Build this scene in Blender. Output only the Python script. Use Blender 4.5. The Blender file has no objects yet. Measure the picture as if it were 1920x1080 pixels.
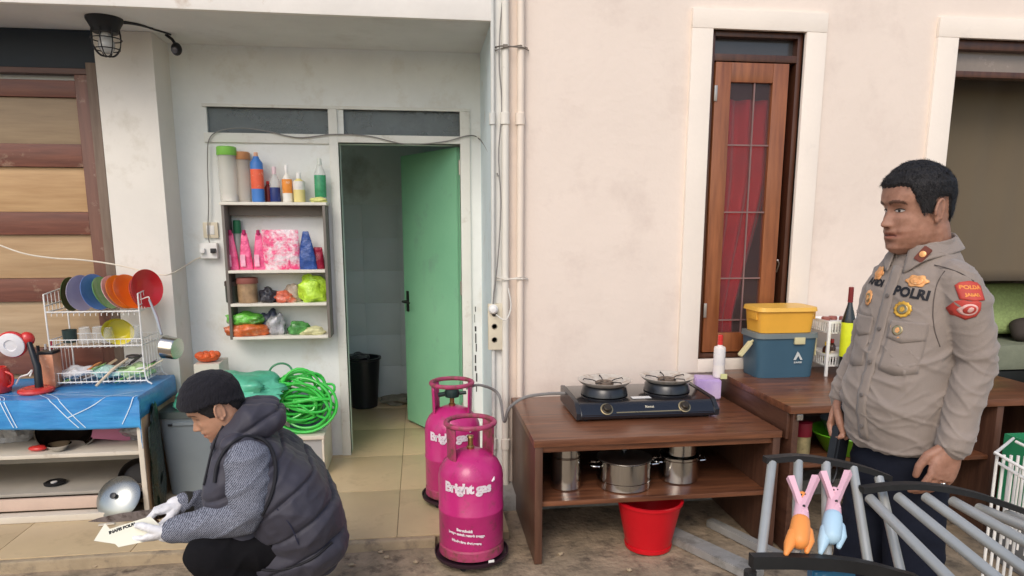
import bpy, bmesh, math, random
from mathutils import Vector, Matrix, noise
from mathutils.bvhtree import BVHTree
R = math.radians
random.seed(7)
SC = bpy.context.scene
COL = SC.collection

# ---------------------------------------------------------------- camera, world, sun, exposure
PITCH, YAW, CAMH, FPX = math.atan(230/1300), R(7.5), 1.52, 1300.0
cam = bpy.data.cameras.new('camera'); camo = bpy.data.objects.new('camera', cam); COL.objects.link(camo)
camo.location = (0, 0, CAMH); camo.rotation_euler = (R(90)-PITCH, 0, -YAW)
cam.sensor_width = 36; cam.lens = FPX/1920*36; cam.shift_y = 110/1920; cam.clip_end = 300; cam.clip_start = .05
SC.camera = camo
SUN_EL, SUN_AZ = R(42), R(205)          # azimuth measured clockwise from +Y (behind the camera, a little to the left)
w = bpy.data.worlds.new('World'); SC.world = w; w.use_nodes = True
nt = w.node_tree; bg = nt.nodes['Background']
sky = nt.nodes.new('ShaderNodeTexSky'); sky.sky_type = 'NISHITA'; sky.sun_disc = False
sky.sun_elevation = SUN_EL; sky.sun_rotation = SUN_AZ; sky.air_density = 1.0; sky.dust_density = 2.5; sky.ozone_density = .6
nt.links.new(sky.outputs[0], bg.inputs[0]); bg.inputs[1].default_value = .15
sun = bpy.data.lights.new('sun', 'SUN'); sun.energy = .7; sun.angle = R(25); sun.color = (1, .95, .88)
suno = bpy.data.objects.new('sun', sun); COL.objects.link(suno)
sd = Vector((math.sin(SUN_AZ)*math.cos(SUN_EL), math.cos(SUN_AZ)*math.cos(SUN_EL), math.sin(SUN_EL)))
suno.location = sd*20; suno.rotation_euler = sd.to_track_quat('Z', 'Y').to_euler()
SC.view_settings.view_transform = 'Standard'; SC.view_settings.look = 'None'
SC.view_settings.exposure = 0.36; SC.view_settings.gamma = 1; SC.view_settings.use_curve_mapping = False
SC.cycles.max_bounces = 8; SC.cycles.diffuse_bounces = 5; SC.cycles.glossy_bounces = 4; SC.cycles.transmission_bounces = 6
SC.cycles.use_denoising = True; SC.cycles.caustics_reflective = False; SC.cycles.caustics_refractive = False

# ---------------------------------------------------------------- measuring helpers (photo pixel -> point on a real plane)
_cp, _sp, _cy, _sy = math.cos(PITCH), math.sin(PITCH), math.cos(YAW), math.sin(YAW)
_f = Vector((_sy*_cp, _cy*_cp, -_sp)); _r = Vector((_cy, -_sy, 0)); _u = Vector((_sy*_sp, _cy*_sp, _cp)); EYE = Vector((0, 0, CAMH))
def ray(x, y): return _f + _r*((x-960)/FPX) - _u*((y-650)/FPX)
def aty(x, y, Y): d = ray(x, y); return EYE + d*(Y/d.y)
def atz(x, y, z=0.): d = ray(x, y); return EYE + d*((z-CAMH)/d.z)
def atplane(x, y, p, n): d = ray(x, y); return EYE + d*((p-EYE).dot(n)/d.dot(n))

# ---------------------------------------------------------------- materials
MATS = {}
def M(name, col, rough=.6, metal=0., var=.12, scale=6., bump=0., bscale=60., col2=None, spec=.5, trans=0., ior=1.45,
      sheen=0., coat=0., stain=None, sscale=1.5, sthr=.6, alpha=1., stretch=(1, 1, 1), attr=None, sss=0., rvar=.1, bdist=.01):
    if name in MATS: return MATS[name]
    if 'film' in name and not bump: bump, bscale, bdist = .9, 42, .012
    m = bpy.data.materials.new(name); m.use_nodes = True; MATS[name] = m
    t = m.node_tree; N, L = t.nodes, t.links; b = N['Principled BSDF']
    tc = N.new('ShaderNodeTexCoord'); mp = N.new('ShaderNodeMapping'); mp.inputs['Scale'].default_value = stretch
    L.new(tc.outputs['Object'], mp.inputs[0])
    nz = N.new('ShaderNodeTexNoise'); nz.inputs['Scale'].default_value = scale; nz.inputs['Detail'].default_value = 6; nz.inputs['Roughness'].default_value = .62
    L.new(mp.outputs[0], nz.inputs[0])
    cr = N.new('ShaderNodeValToRGB'); cr.color_ramp.elements[0].position = .3; cr.color_ramp.elements[1].position = .7
    lo = [max(0, c*(1-var)) for c in col]; hi = [min(1, c*(1+var)) for c in (col2 or col)]
    if col2: lo = list(col)
    cr.color_ramp.elements[0].color = (*lo, 1); cr.color_ramp.elements[1].color = (*hi, 1)
    L.new(nz.outputs[0], cr.inputs[0]); out = cr.outputs[0]
    if attr:
        at = N.new('ShaderNodeAttribute'); at.attribute_name = attr
        mx = N.new('ShaderNodeMix'); mx.data_type = 'RGBA'; mx.blend_type = 'MULTIPLY'; mx.inputs[0].default_value = 1
        L.new(out, mx.inputs[6]); L.new(at.outputs['Color'], mx.inputs[7]); out = mx.outputs[2]
    if stain:
        n2 = N.new('ShaderNodeTexNoise'); n2.inputs['Scale'].default_value = sscale; n2.inputs['Detail'].default_value = 9; n2.inputs['Roughness'].default_value = .68
        L.new(tc.outputs['Object'], n2.inputs[0])
        r2 = N.new('ShaderNodeValToRGB'); r2.color_ramp.elements[0].position = sthr-.05; r2.color_ramp.elements[1].position = sthr+.12
        L.new(n2.outputs[0], r2.inputs[0])
        mx = N.new('ShaderNodeMix'); mx.data_type = 'RGBA'; L.new(r2.outputs[0], mx.inputs[0]); L.new(out, mx.inputs[6]); mx.inputs[7].default_value = (*stain, 1); out = mx.outputs[2]
    L.new(out, b.inputs['Base Color'])
    b.inputs['Metallic'].default_value = metal; b.inputs['Specular IOR Level'].default_value = spec
    b.inputs['Transmission Weight'].default_value = trans; b.inputs['IOR'].default_value = ior; b.inputs['Alpha'].default_value = alpha
    b.inputs['Sheen Weight'].default_value = sheen; b.inputs['Coat Weight'].default_value = coat; b.inputs['Coat Roughness'].default_value = .15
    if sss: b.inputs['Subsurface Weight'].default_value = sss; b.inputs['Subsurface Radius'].default_value = (.012, .005, .003); b.inputs['Subsurface Scale'].default_value = .5
    mr = N.new('ShaderNodeMapRange'); mr.inputs[3].default_value = max(.02, rough-rvar); mr.inputs[4].default_value = min(1, rough+rvar)
    L.new(nz.outputs[0], mr.inputs[0]); L.new(mr.outputs[0], b.inputs['Roughness'])
    if bump:
        n3 = N.new('ShaderNodeTexNoise'); n3.inputs['Scale'].default_value = bscale; n3.inputs['Detail'].default_value = 5
        L.new(mp.outputs[0], n3.inputs[0]); bp = N.new('ShaderNodeBump'); bp.inputs['Strength'].default_value = bump; bp.inputs['Distance'].default_value = bdist
        L.new(n3.outputs[0], bp.inputs['Height']); L.new(bp.outputs[0], b.inputs['Normal'])
    return m
def stripes(m, c1, c2, scale, dist=1.5, rot=(0, 0, 0), mapto='Object', fac=1.):
    """replace a material's base colour by a woven stripe"""
    t = m.node_tree; N, L = t.nodes, t.links; b = N['Principled BSDF']; tc = N.new('ShaderNodeTexCoord'); mp = N.new('ShaderNodeMapping'); mp.inputs['Rotation'].default_value = rot
    L.new(tc.outputs[mapto], mp.inputs[0]); wv = N.new('ShaderNodeTexWave'); wv.inputs['Scale'].default_value = scale; wv.inputs['Distortion'].default_value = dist; wv.inputs['Detail'].default_value = 3; wv.inputs['Detail Scale'].default_value = 3
    L.new(mp.outputs[0], wv.inputs[0]); cr = N.new('ShaderNodeValToRGB'); cr.color_ramp.elements[0].color = (*c1, 1); cr.color_ramp.elements[1].color = (*c2, 1); cr.color_ramp.elements[0].position = .35; cr.color_ramp.elements[1].position = .7
    L.new(wv.outputs[0], cr.inputs[0]); L.new(cr.outputs[0], b.inputs['Base Color']); return m
def wood(name, c1, c2, axis='x', rough=.5, coat=0., grain=1., stain=None, sthr=.6, sscale=4.):
    s = {'x': (1.2*grain, 14*grain, 14*grain), 'z': (14*grain, 14*grain, 1.2*grain), 'y': (14*grain, 1.2*grain, 14*grain)}[axis]
    return M(name, c1, rough, 0, .0, 2.2, .25, 9, col2=c2, stretch=s, coat=coat, stain=stain, sthr=sthr, sscale=sscale, bdist=.003)

# ---------------------------------------------------------------- mesh builder
class MB:
    def __init__(s): s.bm = bmesh.new()
    def box(s, x0, x1, y0, y1, z0, z1, bev=0., mi=0):
        x0, x1 = sorted((x0, x1)); y0, y1 = sorted((y0, y1)); z0, z1 = sorted((z0, z1))
        v = [s.bm.verts.new((x, y, z)) for x in (x0, x1) for y in (y0, y1) for z in (z0, z1)]
        f = [s.bm.faces.new([v[i] for i in q]) for q in ((0, 1, 3, 2), (4, 6, 7, 5), (0, 4, 5, 1), (2, 3, 7, 6), (0, 2, 6, 4), (1, 5, 7, 3))]
        for q in f: q.material_index = mi
        if bev:
            es = list({e for q in f for e in q.edges})
            r = bmesh.ops.bevel(s.bm, geom=es, offset=bev, segments=2, affect='EDGES', profile=.6)
            for q in r['faces']: q.material_index = mi
        return s
    def obox(s, c, ax, ay, az, bev=0.):
        """oriented box: centre and three half-axis vectors"""
        c, ax, ay, az = map(Vector, (c, ax, ay, az))
        v = [s.bm.verts.new(c+ax*i+ay*j+az*k) for i in (-1, 1) for j in (-1, 1) for k in (-1, 1)]
        f = [s.bm.faces.new([v[i] for i in q]) for q in ((0, 1, 3, 2), (4, 6, 7, 5), (0, 4, 5, 1), (2, 3, 7, 6), (0, 2, 6, 4), (1, 5, 7, 3))]
        if bev: bmesh.ops.bevel(s.bm, geom=list({e for q in f for e in q.edges}), offset=bev, segments=2, affect='EDGES')
        return s
    def rings(s, rings, cap=True, close=True, mi=0):
        vs = [[s.bm.verts.new(p) for p in r] for r in rings]; n = len(vs[0])
        for a, b in zip(vs, vs[1:]):
            for i in range(n if close else n-1):
                j = (i+1) % n; s.bm.faces.new((a[i], a[j], b[j], b[i])).material_index = mi
        if cap:
            for q in (list(reversed(vs[0])), vs[-1]):
                try: s.bm.faces.new(q).material_index = mi
                except ValueError: pass
        return s
    def tube(s, pts, r, seg=8, closed=False, mi=0):
        pts = [Vector(p) for p in pts]; n = len(pts); rr = r if isinstance(r, (list, tuple)) else [r]*n
        out = []; prev = None
        for i, p in enumerate(pts):
            a = pts[i-1] if (i or closed) else p; b = pts[(i+1) % n] if (i < n-1 or closed) else p
            d = (b-a).normalized() if (b-a).length > 1e-9 else Vector((0, 0, 1))
            if prev is None: u = d.orthogonal().normalized()
            else:
                u = prev - d*prev.dot(d); u = u.normalized() if u.length > 1e-6 else d.orthogonal().normalized()
            prev = u; v = d.cross(u)
            out.append([p+(u*math.cos(2*math.pi*k/seg)+v*math.sin(2*math.pi*k/seg))*rr[i] for k in range(seg)])
        if closed:
            out.append(out[0]); vs = [[s.bm.verts.new(p) for p in r_] for r_ in out[:-1]]; vs.append(vs[0])
            for a, b in zip(vs, vs[1:]):
                for k in range(seg):
                    j = (k+1) % seg
                    try: s.bm.faces.new((a[k], a[j], b[j], b[k])).material_index = mi
                    except ValueError: pass
            return s
        return s.rings(out, mi=mi)
    def capsule(s, pts, rr, seg=12):
        """tapered tube with rounded ends, for bodies"""
        pts = [Vector(p) for p in pts]; n = len(pts); rr = list(rr) if isinstance(rr, (list, tuple)) else [rr]*n
        P, Q = [], []
        d = (pts[0]-pts[1]).normalized()
        for a in (80, 60, 35, 15): P.append(pts[0]+d*rr[0]*math.sin(R(a))); Q.append(rr[0]*math.cos(R(a)))
        P += pts; Q += rr; d = (pts[-1]-pts[-2]).normalized()
        for a in (15, 35, 60, 80): P.append(pts[-1]+d*rr[-1]*math.sin(R(a))); Q.append(rr[-1]*math.cos(R(a)))
        return s.tube(P, Q, seg)
    def lathe(s, prof, c=(0, 0, 0), seg=24, ax=None, mi=0):
        c = Vector(c); q = Vector(ax).normalized().to_track_quat('Z', 'Y') if ax is not None else None
        out = []
        for r, z in prof:
            r = max(r, 1e-4)
            ring = [Vector((r*math.cos(2*math.pi*k/seg), r*math.sin(2*math.pi*k/seg), z)) for k in range(seg)]
            out.append([c+(q @ v if q else v) for v in ring])
        return s.rings(out, mi=mi)
    def ell(s, c, rx, ry, rz, q=None, seg=20, nz=12):
        c = Vector(c); out = []
        for i in range(nz+1):
            a = -math.pi/2+math.pi*i/nz; rr = max(math.cos(a), 1e-3)
            ring = [Vector((rx*rr*math.cos(2*math.pi*k/seg), ry*rr*math.sin(2*math.pi*k/seg), rz*math.sin(a))) for k in range(seg)]
            out.append([c+(q @ v if q else v) for v in ring])
        return s.rings(out)
    def prism(s, poly, d, ):
        """poly = list of 3D points, d = extrusion vector"""
        d = Vector(d); a = [s.bm.verts.new(Vector(p)) for p in poly]; b = [s.bm.verts.new(Vector(p)+d) for p in poly]; n = len(a)
        s.bm.faces.new(list(reversed(a))); s.bm.faces.new(b)
        for i in range(n): s.bm.faces.new((a[i], a[(i+1) % n], b[(i+1) % n], b[i]))
        return s
    def grid(s, fn, nu, nv, thick=None):
        """sheet fn(u,v) with u,v in 0..1"""
        v = [[s.bm.verts.new(fn(i/nu, j/nv)) for j in range(nv+1)] for i in range(nu+1)]
        for i in range(nu):
            for j in range(nv): s.bm.faces.new((v[i][j], v[i+1][j], v[i+1][j+1], v[i][j+1]))
        return s
    def warp(s, fn):
        for v in s.bm.verts: v.co = fn(v.co)
        return s
    def jitter(s, amp, sc, seed=0.):
        for v in s.bm.verts:
            p = v.co*sc+Vector((seed, seed*1.3, seed*.7))
            v.co += noise.noise_vector(p)*amp
        return s
    def subdiv(s, cuts=1):
        bmesh.ops.subdivide_edges(s.bm, edges=s.bm.edges[:], cuts=cuts, use_grid_fill=True); return s
    def mesh(s, name, smooth=True, ang=35, recalc=True):
        if recalc: bmesh.ops.recalc_face_normals(s.bm, faces=s.bm.faces)
        me = bpy.data.meshes.new(name); s.bm.to_mesh(me); s.bm.free()
        if smooth:
            me.polygons.foreach_set('use_smooth', [True]*len(me.polygons)); me.set_sharp_from_angle(angle=R(ang))
        return me
def wm(o):
    m = Matrix.Translation(o.location) @ o.rotation_euler.to_matrix().to_4x4()
    return wm(o.parent) @ m if o.parent else m
def put(name, me, mat, parent=None, world=True, loc=None):
    """link a mesh as one object; world=True: its coordinates are world ones and are moved into the parent's frame"""
    if isinstance(me, MB): me = me.mesh(name)
    o = bpy.data.objects.new(name, me); COL.objects.link(o)
    for m in (mat if isinstance(mat, (list, tuple)) else [mat]): me.materials.append(m)
    if parent:
        o.parent = parent
        if world: me.transform(wm(parent).inverted())
    elif world:
        if loc is None:
            xs = [v.co for v in me.vertices]
            loc = Vector((sum((min(v.x for v in xs), max(v.x for v in xs)))/2, sum((min(v.y for v in xs), max(v.y for v in xs)))/2, min(v.z for v in xs)))
        o.location = loc; me.transform(Matrix.Translation(-Vector(loc)))
    return o
def tag(o, label=None, cat=None, group=None, kind=None):
    if label: o['label'] = label
    if cat: o['category'] = cat
    if group: o['group'] = group
    if kind: o['kind'] = kind
    return o
def thing(name, label, cat, loc=(0, 0, 0), rz=0., group=None):
    o = bpy.data.objects.new(name, None); COL.objects.link(o); o.location = loc; o.rotation_euler = (0, 0, rz); o.empty_display_size = .1
    return tag(o, label, cat, group)
def copy_tree(src, loc, rz=None, label=None, parent=None):
    c = src.copy(); COL.objects.link(c); c.parent = parent
    if parent is None:
        c.location = loc
        if rz is not None: c.rotation_euler = (0, 0, rz)
        if label: c['label'] = label
    for ch in [o for o in COL.objects if o.parent == src and o != c]: copy_tree(ch, None, parent=c)
    return c
def textmesh(s, size, fn, cut=.01, bold=.0, spacing=1., shear=0.):
    """flat lettering as a mesh; fn maps (x, y) to a 3D point"""
    cu = bpy.data.curves.new('t', 'FONT'); cu.body = s; cu.size = size; cu.align_x = 'CENTER'; cu.align_y = 'CENTER'; cu.offset = bold; cu.space_character = spacing; cu.shear = shear
    cu.resolution_u = 3
    o = bpy.data.objects.new('t', cu); COL.objects.link(o); dg = bpy.context.evaluated_depsgraph_get()
    me = bpy.data.meshes.new_from_object(o.evaluated_get(dg)); bpy.data.objects.remove(o); bpy.data.curves.remove(cu)
    mb = MB(); mb.bm.from_mesh(me); bpy.data.meshes.remove(me)
    if cut:
        xs = [v.co.x for v in mb.bm.verts]
        if xs:
            x = min(xs)+cut
            while x < max(xs):
                bmesh.ops.bisect_plane(mb.bm, geom=mb.bm.verts[:]+mb.bm.edges[:]+mb.bm.faces[:], plane_co=(x, 0, 0), plane_no=(1, 0, 0)); x += cut
    for v in mb.bm.verts: v.co = Vector(fn(v.co.x, v.co.y))
    return mb
def addmb(a, b):
    me = bpy.data.meshes.new('x'); b.bm.to_mesh(me); b.bm.free(); a.bm.from_mesh(me); bpy.data.meshes.remove(me); return a
def remesh(mb, voxel, smooth=4, fac=.5):
    bmesh.ops.recalc_face_normals(mb.bm, faces=mb.bm.faces)
    me = bpy.data.meshes.new('x'); mb.bm.to_mesh(me); mb.bm.free()
    o = bpy.data.objects.new('x', me); COL.objects.link(o)
    m = o.modifiers.new('r', 'REMESH'); m.mode = 'VOXEL'; m.voxel_size = voxel
    if smooth: q = o.modifiers.new('s', 'SMOOTH'); q.factor = fac; q.iterations = smooth
    dg = bpy.context.evaluated_depsgraph_get(); out = bpy.data.meshes.new_from_object(o.evaluated_get(dg))
    bpy.data.objects.remove(o); bpy.data.meshes.remove(me)
    out.polygons.foreach_set('use_smooth', [True]*len(out.polygons)); return out
def warpmesh(me, fn):
    """fn(co, normal) -> new co"""
    ns = [v.normal.copy() for v in me.vertices]
    for v, n in zip(me.vertices, ns): v.co = fn(v.co, n)
    me.update(); return me
def lerp(a, b, t): return a+(b-a)*t
def curve(tab, x):
    """piecewise smooth interpolation of [(x, y...)]"""
    if x <= tab[0][0]: return tab[0][1:]
    for p, q in zip(tab, tab[1:]):
        if x <= q[0]:
            t = (x-p[0])/(q[0]-p[0]); t = t*t*(3-2*t)*.5+t*.5
            return tuple(lerp(a, b, t) for a, b in zip(p[1:], q[1:]))
    return tab[-1][1:]
def spline(pts, n=8):
    pts = [Vector(p) for p in pts]; P = [pts[0]*2-pts[1]]+pts+[pts[-1]*2-pts[-2]]; out = []
    for i in range(1, len(P)-2):
        for k in range(n):
            t = k/n; a, b, c, d = P[i-1:i+3]
            out.append(.5*((2*b)+(c-a)*t+(2*a-5*b+4*c-d)*t*t+(3*b-a-3*c+d)*t**3))
    return out+[pts[-1]]
# ---------------------------------------------------------------- setting
YC, YR, YP = 3.70, 4.40, 4.15        # front of the cream wall, of the recess wall, of the pillar
STEP, SOF = .05, 2.53
cream = M('cream_plaster', (.80, .69, .60), .85, 0, .06, .8, .25, 26, stain=(.72, .61, .53), sscale=2.8, sthr=.57)
trimw = M('trim_plaster', (.85, .765, .67), .8, 0, .04, 2., .15, 45, stain=(.72, .65, .58), sscale=5, sthr=.66)
whitep = M('white_plaster', (.80, .82, .79), .8, 0, .08, 1.6, .2, 30, stain=(.66, .64, .56), sscale=2.6, sthr=.58)
pillarp = M('pillar_plaster', (.76, .72, .65), .8, 0, .06, 1.8, .2, 30, stain=(.60, .55, .46), sscale=2.6, sthr=.62)
skytint = M('skylight_tinted_white', (.70, .80, .83), .7, 0, .05, 3., .1, 30, stain=(.50, .48, .44), sscale=4, sthr=.64)  # bluish white: the skylight on this side is put into the colour
soffit = M('soffit_paint', (.72, .71, .68), .9, 0, .07, 2.2, .15, 25, stain=(.60, .58, .54), sscale=1.6, sthr=.6)
fasc = M('fascia_paint', (.82, .78, .72), .8, 0, .05, 3, .2, 30, stain=(.52, .40, .30), sscale=4.5, sthr=.62)
concrete = M('concrete', (.19, .15, .10), .9, 0, .0, 7.5, .9, 34, col2=(.42, .32, .215), stain=(.085, .065, .048), sscale=9, sthr=.57)
roomw = M('grey_room_paint', (.70, .79, .80), .6, 0, .06, 1.5, .05, 30, stain=(.42, .47, .45), sscale=1.8, sthr=.58)
rtile = M('grey_wall_tile', (.62, .71, .72), .4, 0, .05, 2.5)
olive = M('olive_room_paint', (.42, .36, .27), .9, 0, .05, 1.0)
dark = M('black_gap', (.012, .013, .016), .7, 0, .2, 5)

g = MB(); n = 90
def gz(x, y): return .006*noise.noise(Vector((x*1.7, y*1.7, 0)))+.003*noise.noise(Vector((x*7, y*7, 3)))
g.grid(lambda u, v: Vector((-3.5+8*u, -.6+4.9*v, gz(-3.5+8*u, -.6+4.9*v)-.004)), n*2, n)
tag(put('ground', g.mesh('ground'), concrete, world=False), kind='structure')
g = MB()
for x0, x1, y0, y1 in ((-60, -3.5, -60, 60), (4.5, 60, -60, 60), (-3.5, 4.5, -60, -.6), (-3.5, 4.5, 4.3, 60)): g.box(x0, x1, y0, y1, -.2, -.006)
tag(put('yard_ground', g, M('yard_concrete', (.34, .31, .27), .9, 0, .15, 1.2, .4, 20, stain=(.2, .18, .15), sscale=1.2, sthr=.6), world=False), kind='structure')

# tiled floor of the recess, every tile a piece
tl = M('beige_floor_tile', (.55, .415, .245), .32, 0, .08, 3.5, .03, 20, stain=(.40, .29, .17), sscale=3.2, sthr=.60, rvar=.12)
grout = M('floor_grout', (.27, .20, .13), .9)
fl = tag(put('tiled_floor', MB().box(-3.2, .40, 3.155, 5.95, 0, STEP-.006), grout, world=False), kind='structure')
rnd = random.Random(4); meshes = []
for k in range(4):
    m = MB().box(-.2975, .2985, -.2985, .2985, -.012, 0, .0015); meshes.append(m.mesh('tile')); meshes[-1].materials.append(tl)
x = -.14-.6*6
while x < .4:
    y = 3.15
    while y < 5.9:
        x0, x1 = x, min(x+.6, .40)
        if x1 > -3.1:
            if abs(x1-x0-.6) < .01: me = meshes[rnd.randrange(4)]
            else: me = MB().box(-(x1-x0)/2+.0015, (x1-x0)/2-.0015, -.2975, .2975, -.012, 0, .0015).mesh('tile'); me.materials.append(tl)
            o = bpy.data.objects.new('tile', me); COL.objects.link(o); o.parent = fl
            o.location = ((x0+x1)/2, y+.3, STEP+rnd.uniform(-.0012, .0012)); o.rotation_euler = (rnd.uniform(-.0015, .0015), rnd.uniform(-.0015, .0015), 0)
        y += .6
    x += .6
# worn lip of the step
g = MB().box(-3.2, .04, 3.118, 3.152, -.02, STEP-.004, .006); g.subdiv(6).jitter(.006, 9, 2)
tag(put('step_edge', g, M('step_mortar', (.40, .31, .20), .85, 0, .15, 8, .3, 40, stain=(.16, .13, .1), sthr=.55, sscale=7), world=False), kind='structure')
# concrete curb at the foot of the cream wall, with two sloping ledges
curb = M('curb_concrete', (.30, .29, .27), .9, 0, .15, 4, .4, 30, stain=(.15, .14, .12), sthr=.55, sscale=5)
g = MB().box(.41, 5, 3.50, 3.70, -.02, .085, .006); g.subdiv(5).jitter(.006, 8, 1)
tag(put('wall_curb', g, curb, world=False), kind='structure')
g = MB()
for p, q, r_ in ((atz(1210, 985), atz(1420, 1085), .10), (atz(1330, 985), atz(1480, 1060), .05)):
    d = (q-p); d.z = 0; s_ = d.cross(Vector((0, 0, 1))).normalized()*r_
    g.obox((p+q)/2+Vector((0, 0, .018)), d/2, s_/2, (0, 0, .02), .004)
tag(put('drain_kerb', g, curb, world=False), kind='structure')

# cream wall with two openings
NW = (1.545, 2.065, .765, 2.525)       # narrow window opening x0 x1 z0 z1
WW = (2.955, 4.30, .50, 2.525)         # wide opening
house = thing('house_wall', 'cream plastered house wall with white window surrounds and two openings', 'wall', (2.7, YC, 0))
g = MB(); T = YC+.15
for a in ((.40, NW[0], 0, 3.4), (NW[1], WW[0], 0, 3.4), (WW[1], 5.2, 0, 3.4)): g.box(a[0], a[1], YC, T, a[2], a[3])
for q in (NW, WW): g.box(q[0], q[1], YC, T, 0, q[2]); g.box(q[0], q[1], YC, T, q[3], 3.4)
bmesh.ops.remove_doubles(g.bm, verts=g.bm.verts, dist=1e-4)
put('wall_panel', g, cream, house)
def surround(q, t, zb, name='window_surround'):
    f = MB(); pr = .022; x0, x1, z0, z1 = q
    xo0, xo1, zo1 = x0-t, x1+t, z1+t*.85
    def P(x, z, y): return Vector((x, y, z))
    f.box(xo0, x0, YC-pr, YC+.10, zb, z1, .003); f.box(x1, xo1, YC-pr, YC+.10, zb, z1, .003); f.box(xo0, xo1, YC-pr-.0015, YC+.10, z1, zo1, .003)
    if zb > .6: f.box(x0, x1, YC-pr-.0015, YC+.10, zb, z0, .003)
    return f
put('window_surround', surround(NW, .115, .69), trimw, house)
f = surround((WW[0], WW[1], WW[2], WW[3]), .125, .5); put('window_surround', f, trimw, house)

# narrow brown casement window
dwood = wood('dark_brown_wood', (.05, .018, .010), (.105, .040, .020), 'z', .4, .2)
rwood = wood('red_brown_wood', (.17, .052, .019), (.34, .118, .042), 'z', .38, .3)
win = thing('casement_window', 'tall narrow brown wooden casement window with red curtain behind its glass', 'window', (1.8, YC, NW[2]))
x0, x1, z0, z1 = NW; yb = YC+.015
g = MB(); e = .028
g.box(x0, x0+e, yb, yb+.09, z0, z1, .002).box(x1-e, x1, yb, yb+.09, z0, z1, .002).box(x0+e, x1-e, yb, yb+.09, z1-e, z1, .002).box(x0+e, x1-e, yb, yb+.09, z0, z0+e, .002)
zt = aty(1420, 108, YC).z
g.box(x0+e, x1-e, yb, yb+.09, zt-.018, zt+.018, .002)
put('window_frame', g, dwood, win)
put('vent_pane', MB().box(x0+e, x1-e, yb+.05, yb+.055, zt+.018, z1-e), M('vent_glass', (.05, .045, .045), .2, coat=.5), win)
sx0, sx1, sz0, sz1 = x0+e+.006, x1-e-.045, z0+e+.008, zt-.026
sw = .088; g = MB(); ys = YC+.004
g.box(sx0, sx0+sw, ys, ys+.04, sz0, sz1, .003).box(sx1-sw, sx1, ys, ys+.04, sz0, sz1, .003)
g.box(sx0+sw, sx1-sw, ys+.0015, ys+.0385, sz1-.10, sz1, .003).box(sx0+sw, sx1-sw, ys+.0015, ys+.0385, sz0, sz0+.11, .003)
sash = put('sash', g, rwood, win)
put('sash_pane', MB().box(sx0+sw, sx1-sw, ys+.018, ys+.022, sz0+.11, sz1-.10), M('window_glass', (.13, .085, .09), .12, 0, .1, 4, alpha=.24, spec=.6), sash)  # glass colour holds a painted greyish purple reflection
bars = M('window_bar', (.22, .13, .12), .5)
xc = (sx0+sx1)/2+.02
put('muntin', MB().box(xc-.004, xc+.004, ys+.008, ys+.016, sz0+.11, sz1-.10), bars, sash)
for py in (272, 398, 522, 600):
    zz = aty(1400, py, YC).z
    put('muntin', MB().box(sx0+sw, sx1-sw, ys+.007, ys+.0155, zz-.004, zz+.004), bars, sash)
put('hinge', MB().box(sx0-.004, sx0+.012, ys-.006, ys+.004, sz1-.2, sz1-.12, .001), M('hinge_steel', (.5, .45, .4), .35, .8), sash)
put('hinge', MB().box(sx0-.004, sx0+.012, ys-.006, ys+.004, sz0+.2, sz0+.28, .001), MATS['hinge_steel'], sash)
put('stay', MB().tube([(x1-e-.04, ys-.002, 1.32), (x1-e-.02, ys+.02, 1.30), (x1-e-.015, ys+.05, 1.25)], .005), MATS['hinge_steel'], win)
# curtain gathered to one side
g = MB()
def cur(u, v):
    z = lerp(sz0, sz1-.17, v); right = lerp(.20, .37, min(1, max(0, (v-.14)/.55)))
    x = NW[0]+.02+u*(right+.05)
    return Vector((x, YC+.13+.022*math.sin(u*26+v*1.5)+.01*noise.noise(Vector((u*4, v*5, 1))), z))
g.grid(cur, 60, 30)
o = put('red_curtain', g, M('red_cloth', (.62, .008, .02), .75, sheen=.3), world=True); tag(o, 'red curtain drawn aside behind the glass of the narrow window', 'curtain')
o.modifiers.new('s', 'SOLIDIFY').thickness = .003

# wide opening: brown frame and the room behind
win = thing('wide_window', 'wide brown framed window opening behind the standing man', 'window', (3.4, YC, WW[2]))
x0, x1, z0, z1 = WW; g = MB()
g.box(x0, x0+.03, yb, yb+.09, z0, z1-.05, .002).box(x0, x1, yb-.001, yb+.09, z1-.05, z1, .002).box(x1-.04, x1, yb, yb+.09, z0, z1-.05, .002)
g.box(x0+.03, x1-.04, yb, yb+.09, z0, z0+.03, .002)
put('window_frame', g, dwood, win)
zz = aty(1850, 138, YC).z
put('transom_bar', MB().box(x0+.03, x1-.04, yb+.01, yb+.08, zz-.016, zz+.016, .002), dwood, win)
put('vent_pane', MB().box(x0+.03, x1-.04, yb+.05, yb+.054, zz+.016, z1-.05), M('vent_glass_pale', (.25, .20, .16), .25, coat=.4), win)
g = MB()
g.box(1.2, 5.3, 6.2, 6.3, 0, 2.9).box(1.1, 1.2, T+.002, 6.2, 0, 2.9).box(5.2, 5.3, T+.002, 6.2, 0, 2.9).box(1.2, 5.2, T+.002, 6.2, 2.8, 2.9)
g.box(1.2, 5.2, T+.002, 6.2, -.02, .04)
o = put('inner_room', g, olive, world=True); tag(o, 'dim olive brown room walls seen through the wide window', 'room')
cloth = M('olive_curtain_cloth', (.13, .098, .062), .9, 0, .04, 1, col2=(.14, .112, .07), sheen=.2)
g = MB()
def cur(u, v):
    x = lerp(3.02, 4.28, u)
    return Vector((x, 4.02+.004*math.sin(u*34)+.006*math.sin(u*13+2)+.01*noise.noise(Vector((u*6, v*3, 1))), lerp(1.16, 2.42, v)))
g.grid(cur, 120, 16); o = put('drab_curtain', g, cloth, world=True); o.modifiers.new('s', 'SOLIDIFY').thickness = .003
tag(o, 'plain olive drab curtain hanging in the wide window behind the standing man', 'curtain')

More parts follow.
